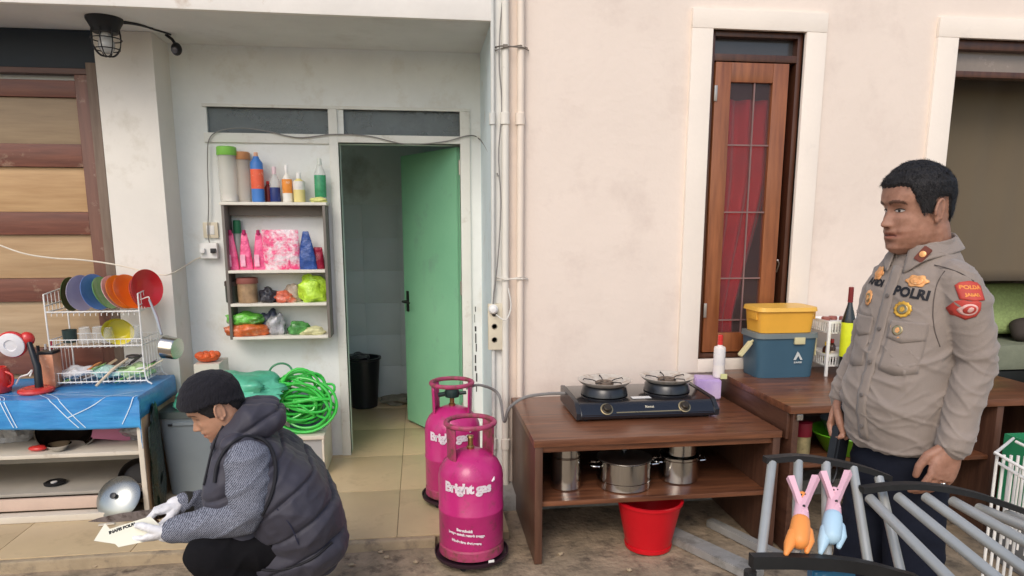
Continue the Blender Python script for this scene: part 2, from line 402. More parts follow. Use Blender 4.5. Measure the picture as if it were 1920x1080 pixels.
# canopy slab
o = put('canopy_slab', MB().box(-4.2, .385, YC, 6.1, SOF, SOF+.16), soffit, world=True); tag(o, 'painted concrete canopy with grey underside over the doorway recess', 'canopy')
g = MB().box(-4.2, .385, YC-.03, YC-.002, SOF-.012, SOF+.5, .004).subdiv(4).jitter(.004, 3, 5)
put('fascia', g, fasc, o)

# recess wall with door and transom openings
rec = thing('recess_wall', 'white plastered wall of the recess with doorway and two vent openings', 'wall', (-.4, YR, 0))
DX0, DX1, DZ = -.470, .258, 2.0
TZ0, TZ1 = 2.045, 2.19
LX0, LX1, RX0 = -1.212, -.505, -.435
g = MB(); yb2 = YR+.12
g.box(-1.42, LX0, YR, yb2, 0, SOF).box(LX0, LX1, YR, yb2, 0, TZ0).box(LX0, DX1, YR, yb2, TZ1, SOF).box(LX1, DX0, YR, yb2, 0, TZ1)
g.box(DX1, .40, YR, yb2, 0, SOF).box(DX0, RX0, YR, yb2, DZ, TZ1).box(RX0, DX1, YR, yb2, DZ, TZ0)
bmesh.ops.remove_doubles(g.bm, verts=g.bm.verts, dist=1e-4)
put('wall_panel', g, whitep, rec)
# white timber frame proud of the wall
fr = M('white_frame_paint', (.74, .74, .68), .55, 0, .05, 4, .1, 40, stain=(.50, .45, .37), sscale=6, sthr=.62)
g = MB(); yf = YR-.018
g.box(DX0-.052, DX0, yf, YR+.06, STEP, TZ1, .003).box(DX1, DX1+.06, yf, YR+.06, STEP, TZ1, .003)
g.box(DX0, DX1, yf+.001, YR+.06, DZ, TZ0, .003).box(LX0-.02, DX0-.052, yf+.001, YR+.03, TZ0-.055, TZ0, .003)
g.box(LX0-.02, DX1+.06, yf+.001, YR+.03, TZ1, TZ1+.018, .003)
put('door_frame', g, fr, rec)
lv = M('vent_slat', (.24, .28, .29), .5)
for a, b in ((LX0, LX1), (RX0, DX1)): put('vent_backing', MB().box(a, b, YR+.085, YR+.09, TZ0, TZ1), M('vent_backing', (.16, .19, .20), .5), rec); put('vent_pane', MB().box(a, b, YR+.024, YR+.028, TZ0, TZ1), M('vent_film', (.22, .26, .27), .3, alpha=.55), rec)
for a, b in ((LX0, LX1), (RX0, DX1)):
    for k in range(5):
        z = TZ0+.012+k*.029
        put('slat', MB().obox(((a+b)/2, YR+.05, z+.008), ((b-a)/2, 0, 0), (0, .012, .014), (0, -.001, .0015)), lv, rec)
# side of the house block facing the recess, white with skylight blue put into its colour
o = put('recess_side_wall', MB().box(.385, .3985, YC+.004, YR, 0, SOF), skytint, world=True); tag(o, 'narrow white side wall right of the green door, skylight blue put into its colour', 'wall')
g = MB().box(.388, .455, YC-.006, YC-.0005, 0, 3.4); put('corner_strip', g, M('corner_white', (.76, .76, .73), .7, 0, .06, 4, .15, 30, stain=(.6, .58, .52), sthr=.62), o)
crk = M('black_mould', (.05, .05, .05), .9); g = MB(); rnd = random.Random(3)
z = 1.0
while z > .45:
    l = rnd.uniform(.02, .07); xx = .343+rnd.uniform(-.004, .004)
    g.box(xx-.003, xx+rnd.uniform(0, .007), YR-.003, YR-.0005, z-l, z); z -= l+rnd.uniform(.0, .03)
put('mould_streak', g, crk, rec)

# utility room behind the doorway
g = MB(); X0, X1, Y1 = -1.05, .40, 5.90
g.box(X0-.1, X0, yb2, Y1, 0, SOF).box(X1, X1+.1, yb2, Y1, 0, SOF).box(X0-.1, X1+.1, Y1, Y1+.1, 0, SOF)
o = put('utility_room', g, roomw, world=True); tag(o, 'grey walled utility room behind the open green door', 'room')
for i in range(5):
    for k in range(6):
        xx = X0+.003+i*.29; zz = STEP+.004+k*.27
        put('wall_tile', MB().box(xx+.0006, xx+.2894, Y1-.006, Y1-.0005, zz+.0006, zz+.2694, .0006), rtile, o)

# green door standing open into the room
dg_ = M('mint_door_paint', (.22, .53, .32), .5, 0, .05, 1.2, .12, 8, col2=(.28, .60, .37), stain=(.22, .43, .30), sscale=3.5, sthr=.62)
hp, fp = Vector((.252, 4.46, STEP+.02)), Vector((-.105, 5.115, STEP+.02)); d = (fp-hp); L = d.length; d.normalize(); nn = Vector((d.y, -d.x, 0))
door = thing('green_door', 'mint green wooden door standing open into the dim room', 'door', hp)
put('door_leaf', MB().obox(hp+d*L/2+Vector((0, 0, .96)), d*L/2, nn*.018, (0, 0, .96), .003), dg_, door)
hd = M('door_handle_metal', (.06, .055, .05), .35, .8)
for s_ in (1, -1):
    c = hp+d*(L-.06)+nn*(.019*s_)+Vector((0, 0, .90))
    hh = MB().obox(c+nn*.003*s_, d*.018, nn*.003, (0, 0, .075), .002); hh.tube([c+nn*.003*s_, c+nn*.045*s_, c+nn*.05*s_-d*.03, c+nn*.05*s_-d*.11], .008)
    put('door_handle', hh, hd, door)
for z in (.2, 1.0, 1.75): put('hinge', MB().tube([hp+Vector((.006, -.02, z)), hp+Vector((.006, -.02, z+.09))], .008), MATS['hinge_steel'], door)

# pillar
PX0, PX1 = -1.690, -1.395
o = put('white_pillar', MB().box(PX0, PX1, YP, 4.52, 0, SOF-.001, .004), pillarp, world=True); tag(o, 'square white plastered pillar between the plank door and the recess', 'pillar')

# plank door at the left, its rails and panels each a piece
pan = [wood('plank_tan_%d' % k, c1, c2, 'x', .6, .05) for k, (c1, c2) in enumerate((((.27, .19, .115), (.37, .27, .165)), ((.42, .245, .11), (.56, .36, .18)), ((.40, .25, .125), (.52, .35, .19)), ((.40, .27, .15), (.52, .37, .22))))]
rail = wood('rail_red_brown', (.11, .035, .022), (.22, .075, .045), 'x', .5, .15, stain=(.46, .33, .22), sthr=.62, sscale=5)
stile = wood('stile_brown', (.12, .050, .032), (.21, .09, .06), 'z', .5, .15, stain=(.46, .36, .27), sthr=.62, sscale=7)
jamb = wood('jamb_grey_brown', (.13, .085, .06), (.23, .17, .125), 'z', .6)
pd = thing('plank_door', 'brown wooden door of dark rails and pale tan panels beside the white pillar', 'door', (-2.3, 4.2, STEP))
yd = 4.17; LXE = -2.95
zs = [aty(90, y, yd).z for y in (150, 182, 270, 313, 398, 440, 522, 565, 652, 700, 790, 832, 930)]
zs[-1] = STEP+.01
sx = aty(152, 300, yd).x+.01; ex = aty(180, 300, yd).x
for k, (a, b) in enumerate(zip(zs, zs[1:])):
    if k % 2 == 0: put('rail', MB().box(LXE, sx, yd-.006, yd+.03, b, a, .002), rail, pd)
    else: put('panel', MB().box(LXE, sx, yd+.012, yd+.028, b+.002, a-.002, .001), pan[(k//2) % 4], pd)
put('stile', MB().box(sx+.001, ex, yd-.008, yd+.03, STEP+.01, zs[0]+.03, .002), stile, pd)
put('door_jamb', MB().box(ex+.002, PX0-.001, yd-.02, yd+.05, STEP, zs[0]+.09, .002), jamb, pd)
zh = aty(90, 128, yd).z
put('head_rail', MB().box(LXE, ex+.001, yd-.016, yd+.05, zs[0]+.031, zh, .002), wood('head_brown', (.10, .05, .04), (.16, .09, .07), 'x', .5), pd)
put('black_board', MB().box(LXE, PX0-.002, yd-.01, yd+.03, zh+.001, SOF-.002, .002), M('blue_black_board', (.018, .026, .036), .6, 0, .15, 4), pd)
o = put('left_wall', MB().box(-4.2, PX0, yd+.055, 4.5, 0, SOF-.001), whitep, world=True); tag(o, 'white plastered wall behind the plank door', 'wall')
put('wall_panel', MB().box(-4.2, LXE-.002, yd-.01, yd+.05, 0, SOF-.001), whitep, o)

# pipes in front of the corner
pvc = M('white_pvc_pipe', (.74, .70, .62), .45, 0, .06, 3, .05, 20, stain=(.5, .46, .4), sthr=.66, sscale=8)
pvc2 = M('peach_painted_pipe', (.80, .69, .58), .5, 0, .06, 3, .05, 20)
def pipe(xp, r, mat, label, yy, xb=None):
    x = aty(xp, 400, yy).x
    g = MB().tube([(x, yy, .02), (x, yy, 1.1), (x+.003, yy, 2.3), (x, yy, 3.4)], r, 16)
    o = put('wall_pipe', g, mat, world=True); tag(o, label, 'pipe', 'drain pipes at the house corner')
    for z in (.32, 2.05): put('pipe_joint', MB().lathe([(r+.003, z-.03), (r+.006, z-.028), (r+.006, z+.028), (r+.003, z+.03)], (x, yy, 0), 16), mat, o)
    return x
xa = pipe(947, .019, pvc, 'left white drain pipe at the house corner', 3.665)
xb = pipe(975, .019, pvc2, 'right peach painted drain pipe at the house corner', 3.672)
xg = pipe(924, .011, M('grey_conduit', (.62, .62, .58), .5, 0, .1, 5), 'thin grey conduit nearest the recess at the house corner', 3.678)
clampm = M('dull_wire', (.20, .17, .14), .5, .6)
for py, lb in ((88, 'upper wire clamp around the two pipes'), (522, 'lower wire clamp around the two pipes')):
    z = aty(950, py, 3.66).z; g = MB()
    g.tube([(xa-.045, 3.69, z+.004), (xa-.02, 3.642, z), (xb+.01, 3.648, z-.003), (xb+.045, 3.69, z-.006)], .0035, 6).tube([(xa-.045, 3.69, z-.012), (xa-.01, 3.641, z-.01), (xb, 3.649, z+.008), (xb+.04, 3.69, z+.004)], .0025, 6)
    g.obox((xa, 3.641, z), (.012, 0, 0), (0, .004, 0), (0, 0, .008), .001)
    tag(put('pipe_clamp', g, clampm if py < 100 else pvc, world=True), lb, 'clamp')
def cable(pts, r, mat, label, name='cable', n=8):
    o = put(name, MB().tube(spline(pts, n), r, 6), mat, world=True); return tag(o, label, 'cable')
ckab = M('grey_cable', (.22, .21, .20), .5); wkab = M('white_cable', (.70, .68, .62), .5); bkab = M('black_cable', (.02, .02, .022), .45)
cable([aty(x, y, 3.66) for x, y in ((942, 2), (938, 50), (936, 120), (941, 200), (935, 290), (939, 380), (934, 480), (925, 560), (926, 585))], .0035, ckab, 'dark cable running down beside the left pipe to the socket strip')
cable([aty(x, y, 4.37) for x, y in ((398, 468), (390, 440), (391, 380), (389, 300), (392, 262), (410, 246), (450, 240), (500, 246), (560, 258), (625, 252), (690, 255), (760, 270), (830, 266), (880, 254), (900, 262))]+[aty(918, 290, 3.9), aty(934, 330, 3.67)], .0035, ckab, 'thin grey cable looping along the frame above the doorway')
cable([aty(x, y, 4.08) for x, y in ((-30, 448), (40, 474), (100, 484), (150, 487), (215, 496), (290, 513), (318, 514))]+[aty(345, 500, 4.3), aty(372, 484, 4.38), aty(400, 482, 4.385)], .0042, M('cream_cord', (.75, .68, .56), .6), 'cream cord strung from the left across the pillar to the wall socket', 'cord')
cable([aty(936, 640, 3.6), aty(940, 700, 3.6), aty(985, 735, 3.64)], .003, wkab, 'pale wire dropping beside the pipes behind the stove table') if False else None

# socket strip on the corner
ivory = M('ivory_plastic', (.70, .63, .48), .4); ss = thing('socket_strip', 'cream three hole socket strip with white plug beside the pipes', 'socket', aty(929, 650, 3.66))
p = [aty(915, 570, 3.665), aty(945, 655, 3.665)]
put('strip_body', MB().box(p[0].x, p[1].x-.01, 3.655, 3.692, p[1].z, p[0].z, .004), ivory, ss)
for y in (588, 612, 637):
    c = aty(927, y, 3.655); put('outlet', MB().lathe([(.0155, .0), (.016, .002), (.013, .003), (.012, -.002), (.002, -.002)], c, 16, ax=(0, -1, 0)), M('outlet_ring', (.30, .26, .2), .5), ss)
c = aty(925, 580, 3.64); put('plug', MB().lathe([(.010, -.02), (.024, -.015), (.026, .008), (.018, .02), (.004, .024)], c, 16, ax=(-.2, -1, .1)), M('white_plastic', (.82, .81, .78), .35), ss)
put('plug_cord', MB().tube(spline([aty(930, 590, 3.62), aty(948, 600, 3.6), aty(958, 575, 3.62), aty(953, 540, 3.64)], 6), .0035, 6), wkab, ss)
# switch box and socket on the recess wall
sb = thing('light_switch', 'beige wall box above the white socket, left of the shelf', 'switch', aty(396, 445, YR))
a, b = aty(381, 417, YR), aty(411, 446, YR)
put('switch_plate', MB().box(a.x, b.x, YR-.016, YR-.0005, b.z, a.z, .004), ivory, sb); put('rocker', MB().box(a.x+.02, b.x-.02, YR-.02, YR-.016, b.z+.02, a.z-.018, .002), MATS['white_plastic'], sb)
sb = thing('wall_socket', 'white wall socket block left of the shelf with cables going into it', 'socket', aty(396, 485, YR))
a, b = aty(378, 455, YR), aty(412, 484, YR)
put('socket_body', MB().box(a.x, b.x, YR-.045, YR-.0005, b.z, a.z, .005), MATS['white_plastic'], sb)
for k in (-1, 1): put('plug', MB().box((a.x+b.x)/2+k*.03-.014, (a.x+b.x)/2+k*.03+.014, YR-.07, YR-.045, (a.z+b.z)/2-.014, (a.z+b.z)/2+.014, .004), MATS['white_plastic'] if k < 0 else bkab, sb)

# caged bulkhead lamp and sensor on the canopy underside
blk = M('black_iron', (.018, .018, .02), .5, .3)
c = aty(196, 42, 3.92); c.z = SOF
lamp = thing('caged_lamp', 'black caged lamp with glass bulb under the canopy', 'lamp', c)
put('lamp_base', MB().lathe([(.085, 0), (.085, -.012), (.075, -.03), (.062, -.055), (.058, -.07), (.001, -.07)], c, 28), blk, lamp)
put('lamp_bulb', MB().lathe([(.02, -.07), (.028, -.09), (.038, -.12), (.036, -.145), (.02, -.165), (.001, -.17)], c, 20), M('bulb_glass', (.9, .9, .88), .12, 0, .02, 4, trans=.5, coat=.4), lamp)
for k in range(8):
    a = k*math.pi/4; put('cage_wire', MB().tube(spline([c+Vector((math.cos(a)*r, math.sin(a)*r, z)) for r, z in ((.066, -.055), (.07, -.09), (.062, -.14), (.035, -.175), (.0, -.182))], 5), .0028, 6), blk, lamp)
for r, z in ((.0705, -.10), (.058, -.148)): put('cage_ring', MB().tube([c+Vector((math.cos(a*math.pi/14)*r, math.sin(a*math.pi/14)*r, z)) for a in range(28)], .0028, 6, True), blk, lamp)
c = aty(331, 92, 4.2); sen = thing('security_sensor', 'small round black camera hanging from the canopy corner by its cable', 'camera', c)
put('sensor_head', MB().ell(c, .028, .028, .034), blk, sen); put('lens', MB().lathe([(.017, 0), (.017, .006), (.012, .009), (.001, .011)], c+Vector((-.004, -.022, -.01)), 16, ax=(-.1, -1, -.4)), M('lens_glass', (.10, .10, .12), .1, coat=1), sen)
put('bracket', MB().tube([c+Vector((0, 0, .02)), c+Vector((-.02, .0, .05)), Vector((c.x-.05, c.y, SOF))], .008, 8), blk, sen)
q = lambda x, y, Y: Vector((aty(x, y, Y).x, Y, SOF-.005))
cable([q(228, 30, 3.95), q(262, 50, 4.0), q(288, 66, 4.08), q(310, 78, 4.14), q(322, 86, 4.18)], .0045, bkab, 'black cable clipped under the canopy between lamp and camera')
cable([q(225, 68, 3.98), q(255, 70, 4.0), q(288, 67, 4.07)], .004, bkab, 'short black cable from the caged lamp under the canopy')
# ---------------------------------------------------------------- common small builders
white = MATS['white_plastic']
wirew = M('white_wire', (.80, .78, .74), .45)
steel = M('stainless_steel', (.62, .60, .56), .16, 1., .04, 3, rvar=.05)
steel2 = M('dull_aluminium', (.48, .47, .45), .32, 1., .08, 6)
walnut_x = wood('walnut_laminate', (.065, .024, .014), (.235, .090, .042), 'x', .34, .25)
walnut_z = wood('walnut_laminate_upright', (.060, .026, .017), (.130, .060, .036), 'z', .42, .15)
walnut_y = wood('walnut_laminate_side', (.055, .022, .014), (.120, .052, .030), 'y', .42, .15)
def plain(name, col, rough=.42, **k): return M(name, col, rough, 0, k.pop('var', .06), **k)
def one(name, mb, mat, label, cat, group=None, parent=None):
    o = put(name, mb, mat, parent, world=True)
    if label: tag(o, label, cat, group)
    return o
def bag(c, wx, wy, h, seed, amp=.35, fold=1., nseg=28):
    """crumpled soft lump resting on its base, closed"""
    c = Vector(c); b = MB(); b.ell((0, 0, 0), 1, 1, 1, None, nseg, nseg*2//3)
    for v in b.bm.verts:
        p = v.co.copy(); k = noise.noise(p*1.7+Vector((seed, 0, seed)))*amp + (1-abs(noise.noise(p*3.3*fold+Vector((0, seed, 3)))))*.25*amp+noise.noise(p*8*fold+Vector((seed, 2, 1)))*.14*amp
        p *= 1+k; p.z = max(p.z, -.75)
        v.co = c+Vector((p.x*wx/2, p.y*wy/2, (p.z+.75)/1.75*h))
    return b
def pouch(c, w_, h, t, yaw=0, lean=0., seed=0., taper=.0, n=22):
    """upright flat refill pouch, fatter at the base"""
    b = MB(); cy_, sy_ = math.cos(yaw), math.sin(yaw); rings = []
    for j in range(n+1):
        v = j/n; z = v*h; ww = w_*(1-taper*v**1.5)*(1 if v < .97 else .97); tt = t*(math.sin(math.pi*min(1, .12+v*.9))**.6 if v < 1 else .05)*(1-v*.75)+.002
        ring = []
        for i in range(24):
            a = 2*math.pi*i/24; x = math.copysign(abs(math.cos(a))**.55, math.cos(a))*ww/2; y = math.copysign(abs(math.sin(a))**1.1, math.sin(a))*tt/2
            q = noise.noise(Vector((x*30+seed, z*26, y*20)))*.006*(1 if 0 < j < n else .3)
            y += q-lean*z; ring.append(Vector(c)+Vector((x*cy_-y*sy_, x*sy_+y*cy_, z+abs(q)*.5)))
        rings.append(ring)
    return b.rings(rings)
def bottle(name, label, c, r, h, body, cap, lab=None, neck=.35, capr=.45, caph=.12, shoulder=.72, group=None, cat='bottle', liquid=None):
    t = thing(name, label, cat, c, 0, group); c = Vector(c); rn = r*neck; hb = h*(1-caph)
    put('bottle_body', MB().lathe([(r*.86, 0), (r*.98, h*.02), (r, h*.05), (r, h*shoulder*.96), (r*.93, h*shoulder), (rn*1.3, hb*.95), (rn, hb)], c, 20), body, t)
    cp = r*capr; put('cap', MB().lathe([(cp, hb-.002), (cp*1.02, hb+.001), (cp*.97, h-.003), (cp*.8, h), (.001, h)], c, 18), cap, t)
    if lab:
        z0, z1 = lab[1]*h, lab[2]*h; put('label', MB().lathe([(r*1.006, z0), (r*1.012, z0+.001), (r*1.012, z1-.001), (r*1.006, z1)], c, 20).mesh('label'), lab[0], t)
    return t
def open_box(x0, x1, y0, y1, z0, z1, t): 
    g = MB(); g.box(x0, x1, y0, y0+t, z0, z1).box(x0, x1, y1-t, y1, z0, z1).box(x0, x0+t, y0+t, y1-t, z0, z1).box(x1-t, x1, y0+t, y1-t, z0, z1).box(x0+t, x1-t, y0+t, y1-t, z0, z0+t); return g

# ---------------------------------------------------------------- wall shelf in the recess and what stands on it
SX0, SX1, SY0 = -1.128, -.545, 4.245
SZ = [.858, 1.056, 1.252, 1.645]
shelfw = M('shelf_white_board', (.72, .69, .60), .6, 0, .07, 6, stain=(.4, .35, .28), sscale=9, sthr=.64)
shelfd = M('shelf_brown_side', (.17, .15, .13), .6, 0, .15, 4)
sh = thing('wall_shelf', 'open box shelf hung on the recess wall with three rows of cleaning goods', 'shelf', ((SX0+SX1)/2, YR, SZ[0]))
put('side_panel', MB().box(SX0, SX0+.016, SY0, YR-.002, SZ[0]-.015, SZ[3]-.018, .001), shelfd, sh)
put('side_panel', MB().box(SX1-.016, SX1, SY0, YR-.002, SZ[0]-.015, SZ[3]-.018, .001), shelfd, sh)
put('top_board', MB().box(SX0-.008, SX1+.008, SY0-.004, YR-.002, SZ[3]-.017, SZ[3], .0015), shelfw, sh)
put('top_rail', MB().box(SX0+.017, SX1-.017, YR-.05, YR-.03, SZ[3]-.075, SZ[3]-.018), shelfd, sh)
for z in SZ[:3]: put('shelf_board', MB().box(SX0+.0165, SX1-.0165, SY0-.006, YR-.003, z-.016, z, .0015), shelfw, sh)
def on(px, lvl, dy=0.): y = SY0+.075+dy; return Vector((aty(px, 400, y).x*1.0+{0: -.028, 1: -.018, 2: -.012, 3: 0}[lvl]*0, y, SZ[lvl]))
def sxp(px, lvl, dy=0.):
    y = SY0+.075+dy; py = {0: 630, 1: 570, 2: 506, 3: 378}[lvl]; return Vector((aty(px, py, y).x, y, SZ[lvl]))
milky = M('milky_plastic', (.72, .71, .64), .25, 0, .04, 5, alpha=.42, coat=.3); milky2 = M('milky_peach_plastic', (.68, .60, .50), .3, 0, .05, 5, alpha=.5, coat=.3)
green = plain('bright_green_plastic', (.22, .55, .08)); orange = plain('orange_plastic', (.75, .22, .04)); red = plain('red_plastic', (.55, .02, .02)); blue = plain('blue_plastic', (.06, .20, .55))
navy = plain('navy_liquid', (.02, .035, .16), .25); yellow = plain('yellow_plastic', (.78, .55, .06)); dkgreen = plain('dark_green_plastic', (.02, .16, .07)); clear = M('clear_plastic', (.75, .76, .74), .15, 0, .03, 4, alpha=.38, coat=.3)
pinkp = M('pink_film', (.75, .06, .20), .3, 0, .15, 22, col2=(.85, .16, .34), coat=.3); pinkw = M('pink_white_film', (.85, .72, .76), .3, 0, .02, 17, stain=(.80, .07, .22), sscale=19, sthr=.47, coat=.3)
bluef = M('blue_film', (.02, .07, .28), .25, 0, .3, 25, coat=.4, stain=(.4, .5, .75), sscale=24, sthr=.66); crim = M('crimson_film', (.30, .01, .04), .3, 0, .3, 20, stain=(.6, .3, .3), sscale=30, sthr=.65)
def jar(name, label, c, r, h, body, lid, lh=.04, cat='container'):
    t = thing(name, label, cat, c); put('jar_body', MB().lathe([(r*.9, 0), (r*.98, .004), (r, h*.5), (r, h-lh)], c, 24), body, t)
    put('lid', MB().lathe([(r*1.05, h-lh), (r*1.07, h-lh+.002), (r*1.05, h-.004), (r*.9, h), (.001, h)], c, 24), lid, t); return t
t = jar('storage_jar', 'tall clear jar with bright green lid, leftmost on the shelf top', sxp(431, 3), .052, .315, milky, green, .05)
put('contents', MB().lathe([(.045, .005), (.047, .03), (.046, .045), (.001, .05)], sxp(431, 3), 20), M('white_powder', (.8, .76, .72), .9), t)
jar('storage_jar', 'tall cloudy jar with orange lid beside the green lidded jar', sxp(458, 3, .045), .046, .29, milky2, M('muted_orange_plastic', (.55, .25, .10), .5), .045)
bottle('cleaner_bottle', 'blue capped bottle with red orange label on the shelf top', sxp(485, 3), .036, .285, blue, M('peach_cap', (.70, .38, .25), .5), (M('red_label', (.80, .13, .06), .5, 0, .1, 30, stain=(.85, .55, .4), sscale=35, sthr=.62), .27, .66), .4, .34, .08, .8)
t = bottle('cleaner_bottle', 'small bottle half full of dark blue liquid on the shelf top', sxp(517, 3), .030, .205, clear, M('white_pink_cap', (.72, .55, .58), .5), (navy, .02, .42), .4, .42, .2, .62)
bottle('cleaner_bottle', 'small dark red bottle behind the blue capped bottle', sxp(504, 3, .05), .020, .125, plain('maroon_plastic', (.20, .02, .02)), red, None)
bottle('spray_bottle', 'white bottle with orange label between blue and yellow bottles', sxp(540, 3), .029, .215, plain('off_white_plastic', (.78, .75, .68)), white, (M('orange_label', (.80, .28, .04), .5, 0, .1, 20, stain=(.85, .8, .7), sscale=30, sthr=.60), .25, .62), .3, .4, .2, .62)
bottle('cleaner_bottle', 'short pale yellow bottle with white printed label', sxp(562, 3), .034, .175, plain('pale_yellow_plastic', (.72, .62, .25)), white, (M('white_label', (.75, .73, .68), .5, 0, .1, 30, stain=(.3, .35, .55), sscale=38, sthr=.62), .42, .7), .35, .4, .2, .7)
bottle('cleaner_bottle', 'clear bottle of green liquid at the right end of the shelf top', sxp(602, 3), .034, .255, clear, M('pale_cap', (.7, .74, .68), .5), (M('green_liquid', (.04, .30, .13), .25, 0, .3, 20, coat=.4), .12, .62), .4, .4, .14, .68)
one('sponge', bag(sxp(597, 3, -.05), .10, .04, .028, 4, .4), M('yellow_sponge', (.62, .62, .22), .9, 0, .2, 30, bump=.4, bscale=90), 'crumpled pale yellow sponge in front of the green bottle', 'sponge')
for k, px in enumerate((437, 463, 489)):
    t = thing('refill_pouch', ['leftmost', 'middle', 'rightmost of the'][k]+(' pink refill pouch' if k < 2 else ' three pink refill pouches')+' standing on the second shelf row', 'pouch', sxp(px, 2), 0, 'pink refill pouches on the shelf')
    put('pouch_body', pouch(sxp(px, 2), .078, .215, .05, .1*(k-1), .05, k*3, .62), pinkp, t)
    put('cap', MB().lathe([(.010, .205), (.011, .21), (.010, .232), (.001, .235)], sxp(px, 2)+Vector((0, -.012, 0)), 14), M('dark_pink_cap', (.45, .02, .12), .4), t)
    put('label', MB().obox(sxp(px, 2)+Vector((-.012, -.03, .055)), (.014, 0, 0), (0, .002, 0), (0, 0, .035), .001), M('pale_pink_print', (.85, .42, .55), .4, 0, .15, 40), t)
bottle('dish_soap_bottle', 'dark green capped bottle behind the pink pouches', sxp(450, 2, .045), .042, .29, M('grey_pump_body', (.25, .27, .25), .4), dkgreen, None, .5, .55, .26, .6)
one('detergent_bag', pouch(sxp(530, 2), .215, .235, .07, 0, .10, 9, .02), pinkw, 'large pink and white printed detergent bag leaning on the second shelf row', 'bag')
one('refill_pouch', pouch(sxp(577, 2), .115, .225, .05, -.1, .03, 5, .72), bluef, 'dark blue refill pouch right of the pink and white bag', 'pouch')
one('refill_pouch', pouch(sxp(598, 2, .02), .07, .13, .05, .1, .03, 2, .3), crim, 'small dark crimson pouch at the right end of the second row', 'pouch')
t = jar('food_jar', 'dark round jar at the left end of the third shelf row', sxp(438, 1, .02), .042, .13, M('dark_green_glass', (.03, .04, .025), .2, 0, .3, 20, coat=.3), M('dark_lid', (.06, .04, .03), .5), .03)
jar('food_jar', 'wide clear jar with dull red lid on the third shelf row', sxp(466, 1), .058, .15, M('brown_food_in_jar', (.34, .22, .12), .35, 0, .35, 25, coat=.5), M('dull_red_lid', (.30, .10, .08), .5), .035)
one('plastic_bag', bag(sxp(505, 1), .10, .09, .085, 2, .5), M('black_film', (.025, .025, .035), .3, 0, .3, 20, coat=.3), 'crumpled black plastic bag in the middle of the third row', 'bag')
one('spice_packet', bag(sxp(533, 1, -.02), .12, .07, .06, 7, .5), M('red_orange_film', (.60, .12, .06), .35, 0, .3, 30, coat=.3, stain=(.7, .5, .4), sscale=25), 'small red orange packet beside the black bag', 'packet')
one('spice_packet', bag(sxp(553, 1, .02), .09, .07, .10, 11, .5), M('tan_film', (.42, .34, .26), .35, 0, .3, 30, coat=.3), 'crumpled tan packet beside the lime green bag', 'packet')
one('plastic_bag', bag(sxp(585, 1), .15, .10, .155, 5, .45), M('lime_film', (.38, .62, .03), .3, 0, .2, 18, col2=(.5, .75, .06), coat=.4), 'puffed lime green plastic bag filling the right of the third row', 'bag')
one('noodle_packet', bag(sxp(463, 0, -.01), .24, .13, .075, 8, .35), M('orange_red_film', (.60, .13, .03), .3, 0, .3, 26, coat=.4, stain=(.75, .4, .2), sscale=22), 'orange packet at the bottom left of the wall shelf', 'packet')
one('noodle_packet', bag(sxp(462, 0)+Vector((0, 0, .066)), .21, .12, .07, 3, .35), M('leaf_green_film', (.14, .50, .06), .3, 0, .3, 26, coat=.4, stain=(.5, .75, .4), sscale=22), 'green packet lying on top of the orange packet', 'packet')
one('plastic_bag', bag(sxp(520, 0, .01), .10, .09, .12, 9, .5), M('grey_clear_film', (.42, .42, .44), .25, 0, .3, 24, coat=.5), 'crumpled greyish clear bag on the lowest shelf', 'bag')
one('plastic_bag', bag(sxp(508, 0, .04), .10, .06, .13, 13, .5), M('navy_film', (.05, .06, .11), .3, 0, .3, 24, coat=.4), 'dark navy plastic bag behind the clear bag on the lowest shelf', 'bag')
one('vegetable_packet', bag(sxp(560, 0), .12, .09, .075, 14, .5), M('vegetable_green', (.08, .28, .07), .4, 0, .5, 20, coat=.3), 'small dark green packet right of the clear bag', 'packet')
one('vegetable_packet', bag(sxp(588, 0, -.02), .13, .08, .045, 15, .5), M('pale_yellow_film', (.68, .66, .36), .4, 0, .2, 20, coat=.2), 'flat pale yellow packet at the right end of the lowest shelf', 'packet')

# ---------------------------------------------------------------- things inside the utility room
c = Vector((-.478, 5.62, STEP)); t = thing('black_bucket', 'large black plastic bucket by the back wall of the utility room', 'bucket', c)
blkp = plain('black_plastic', (.012, .014, .018), .35)
put('bucket_body', MB().lathe([(.10, .0), (.105, .005), (.135, .39), (.147, .395), (.147, .41), (.130, .41), (.10, .02), (.001, .015)], c, 32), blkp, t)
put('rim_cloth', bag(c+Vector((-.04, -.03, .385)), .18, .18, .06, 3, .4), M('black_bag_film', (.02, .022, .026), .3, 0, .2, 20, coat=.3), t)
one('floor_rag', bag((-.20, 5.68, STEP), .26, .16, .07, 21, .5), M('grey_rag', (.20, .19, .15), .9, 0, .3, 15), 'crumpled greyish rag on the floor beside the black bucket', 'rag')

# ---------------------------------------------------------------- left shelf table with blue cloth
TX1, TX0, TYF, TYB, TZ = -1.42, -2.75, 3.60, 4.13, .665
lam = M('cream_laminate', (.66, .60, .50), .5, 0, .07, 5, stain=(.4, .33, .25), sscale=7, sthr=.64); tan = wood('tan_board', (.38, .24, .14), (.50, .34, .21), 'z', .6)
lt = thing('shelf_table', 'white and tan shelf table under the blue cloth by the plank door', 'table', ((TX0+TX1)/2, (TYF+TYB)/2, STEP))
put('table_top', MB().box(TX0, TX1, TYF, TYB, TZ-.025, TZ-.004, .002), lam, lt)
put('side_panel', MB().box(TX1-.02, TX1, TYF+.012, TYB, STEP, TZ-.026, .001), tan, lt); put('side_edge', MB().box(TX1-.022, TX1+.002, TYF, TYF+.011, STEP, TZ-.026, .001), lam, lt)
put('side_panel', MB().box(TX0, TX0+.02, TYF, TYB, STEP, TZ-.026, .001), lam, lt)
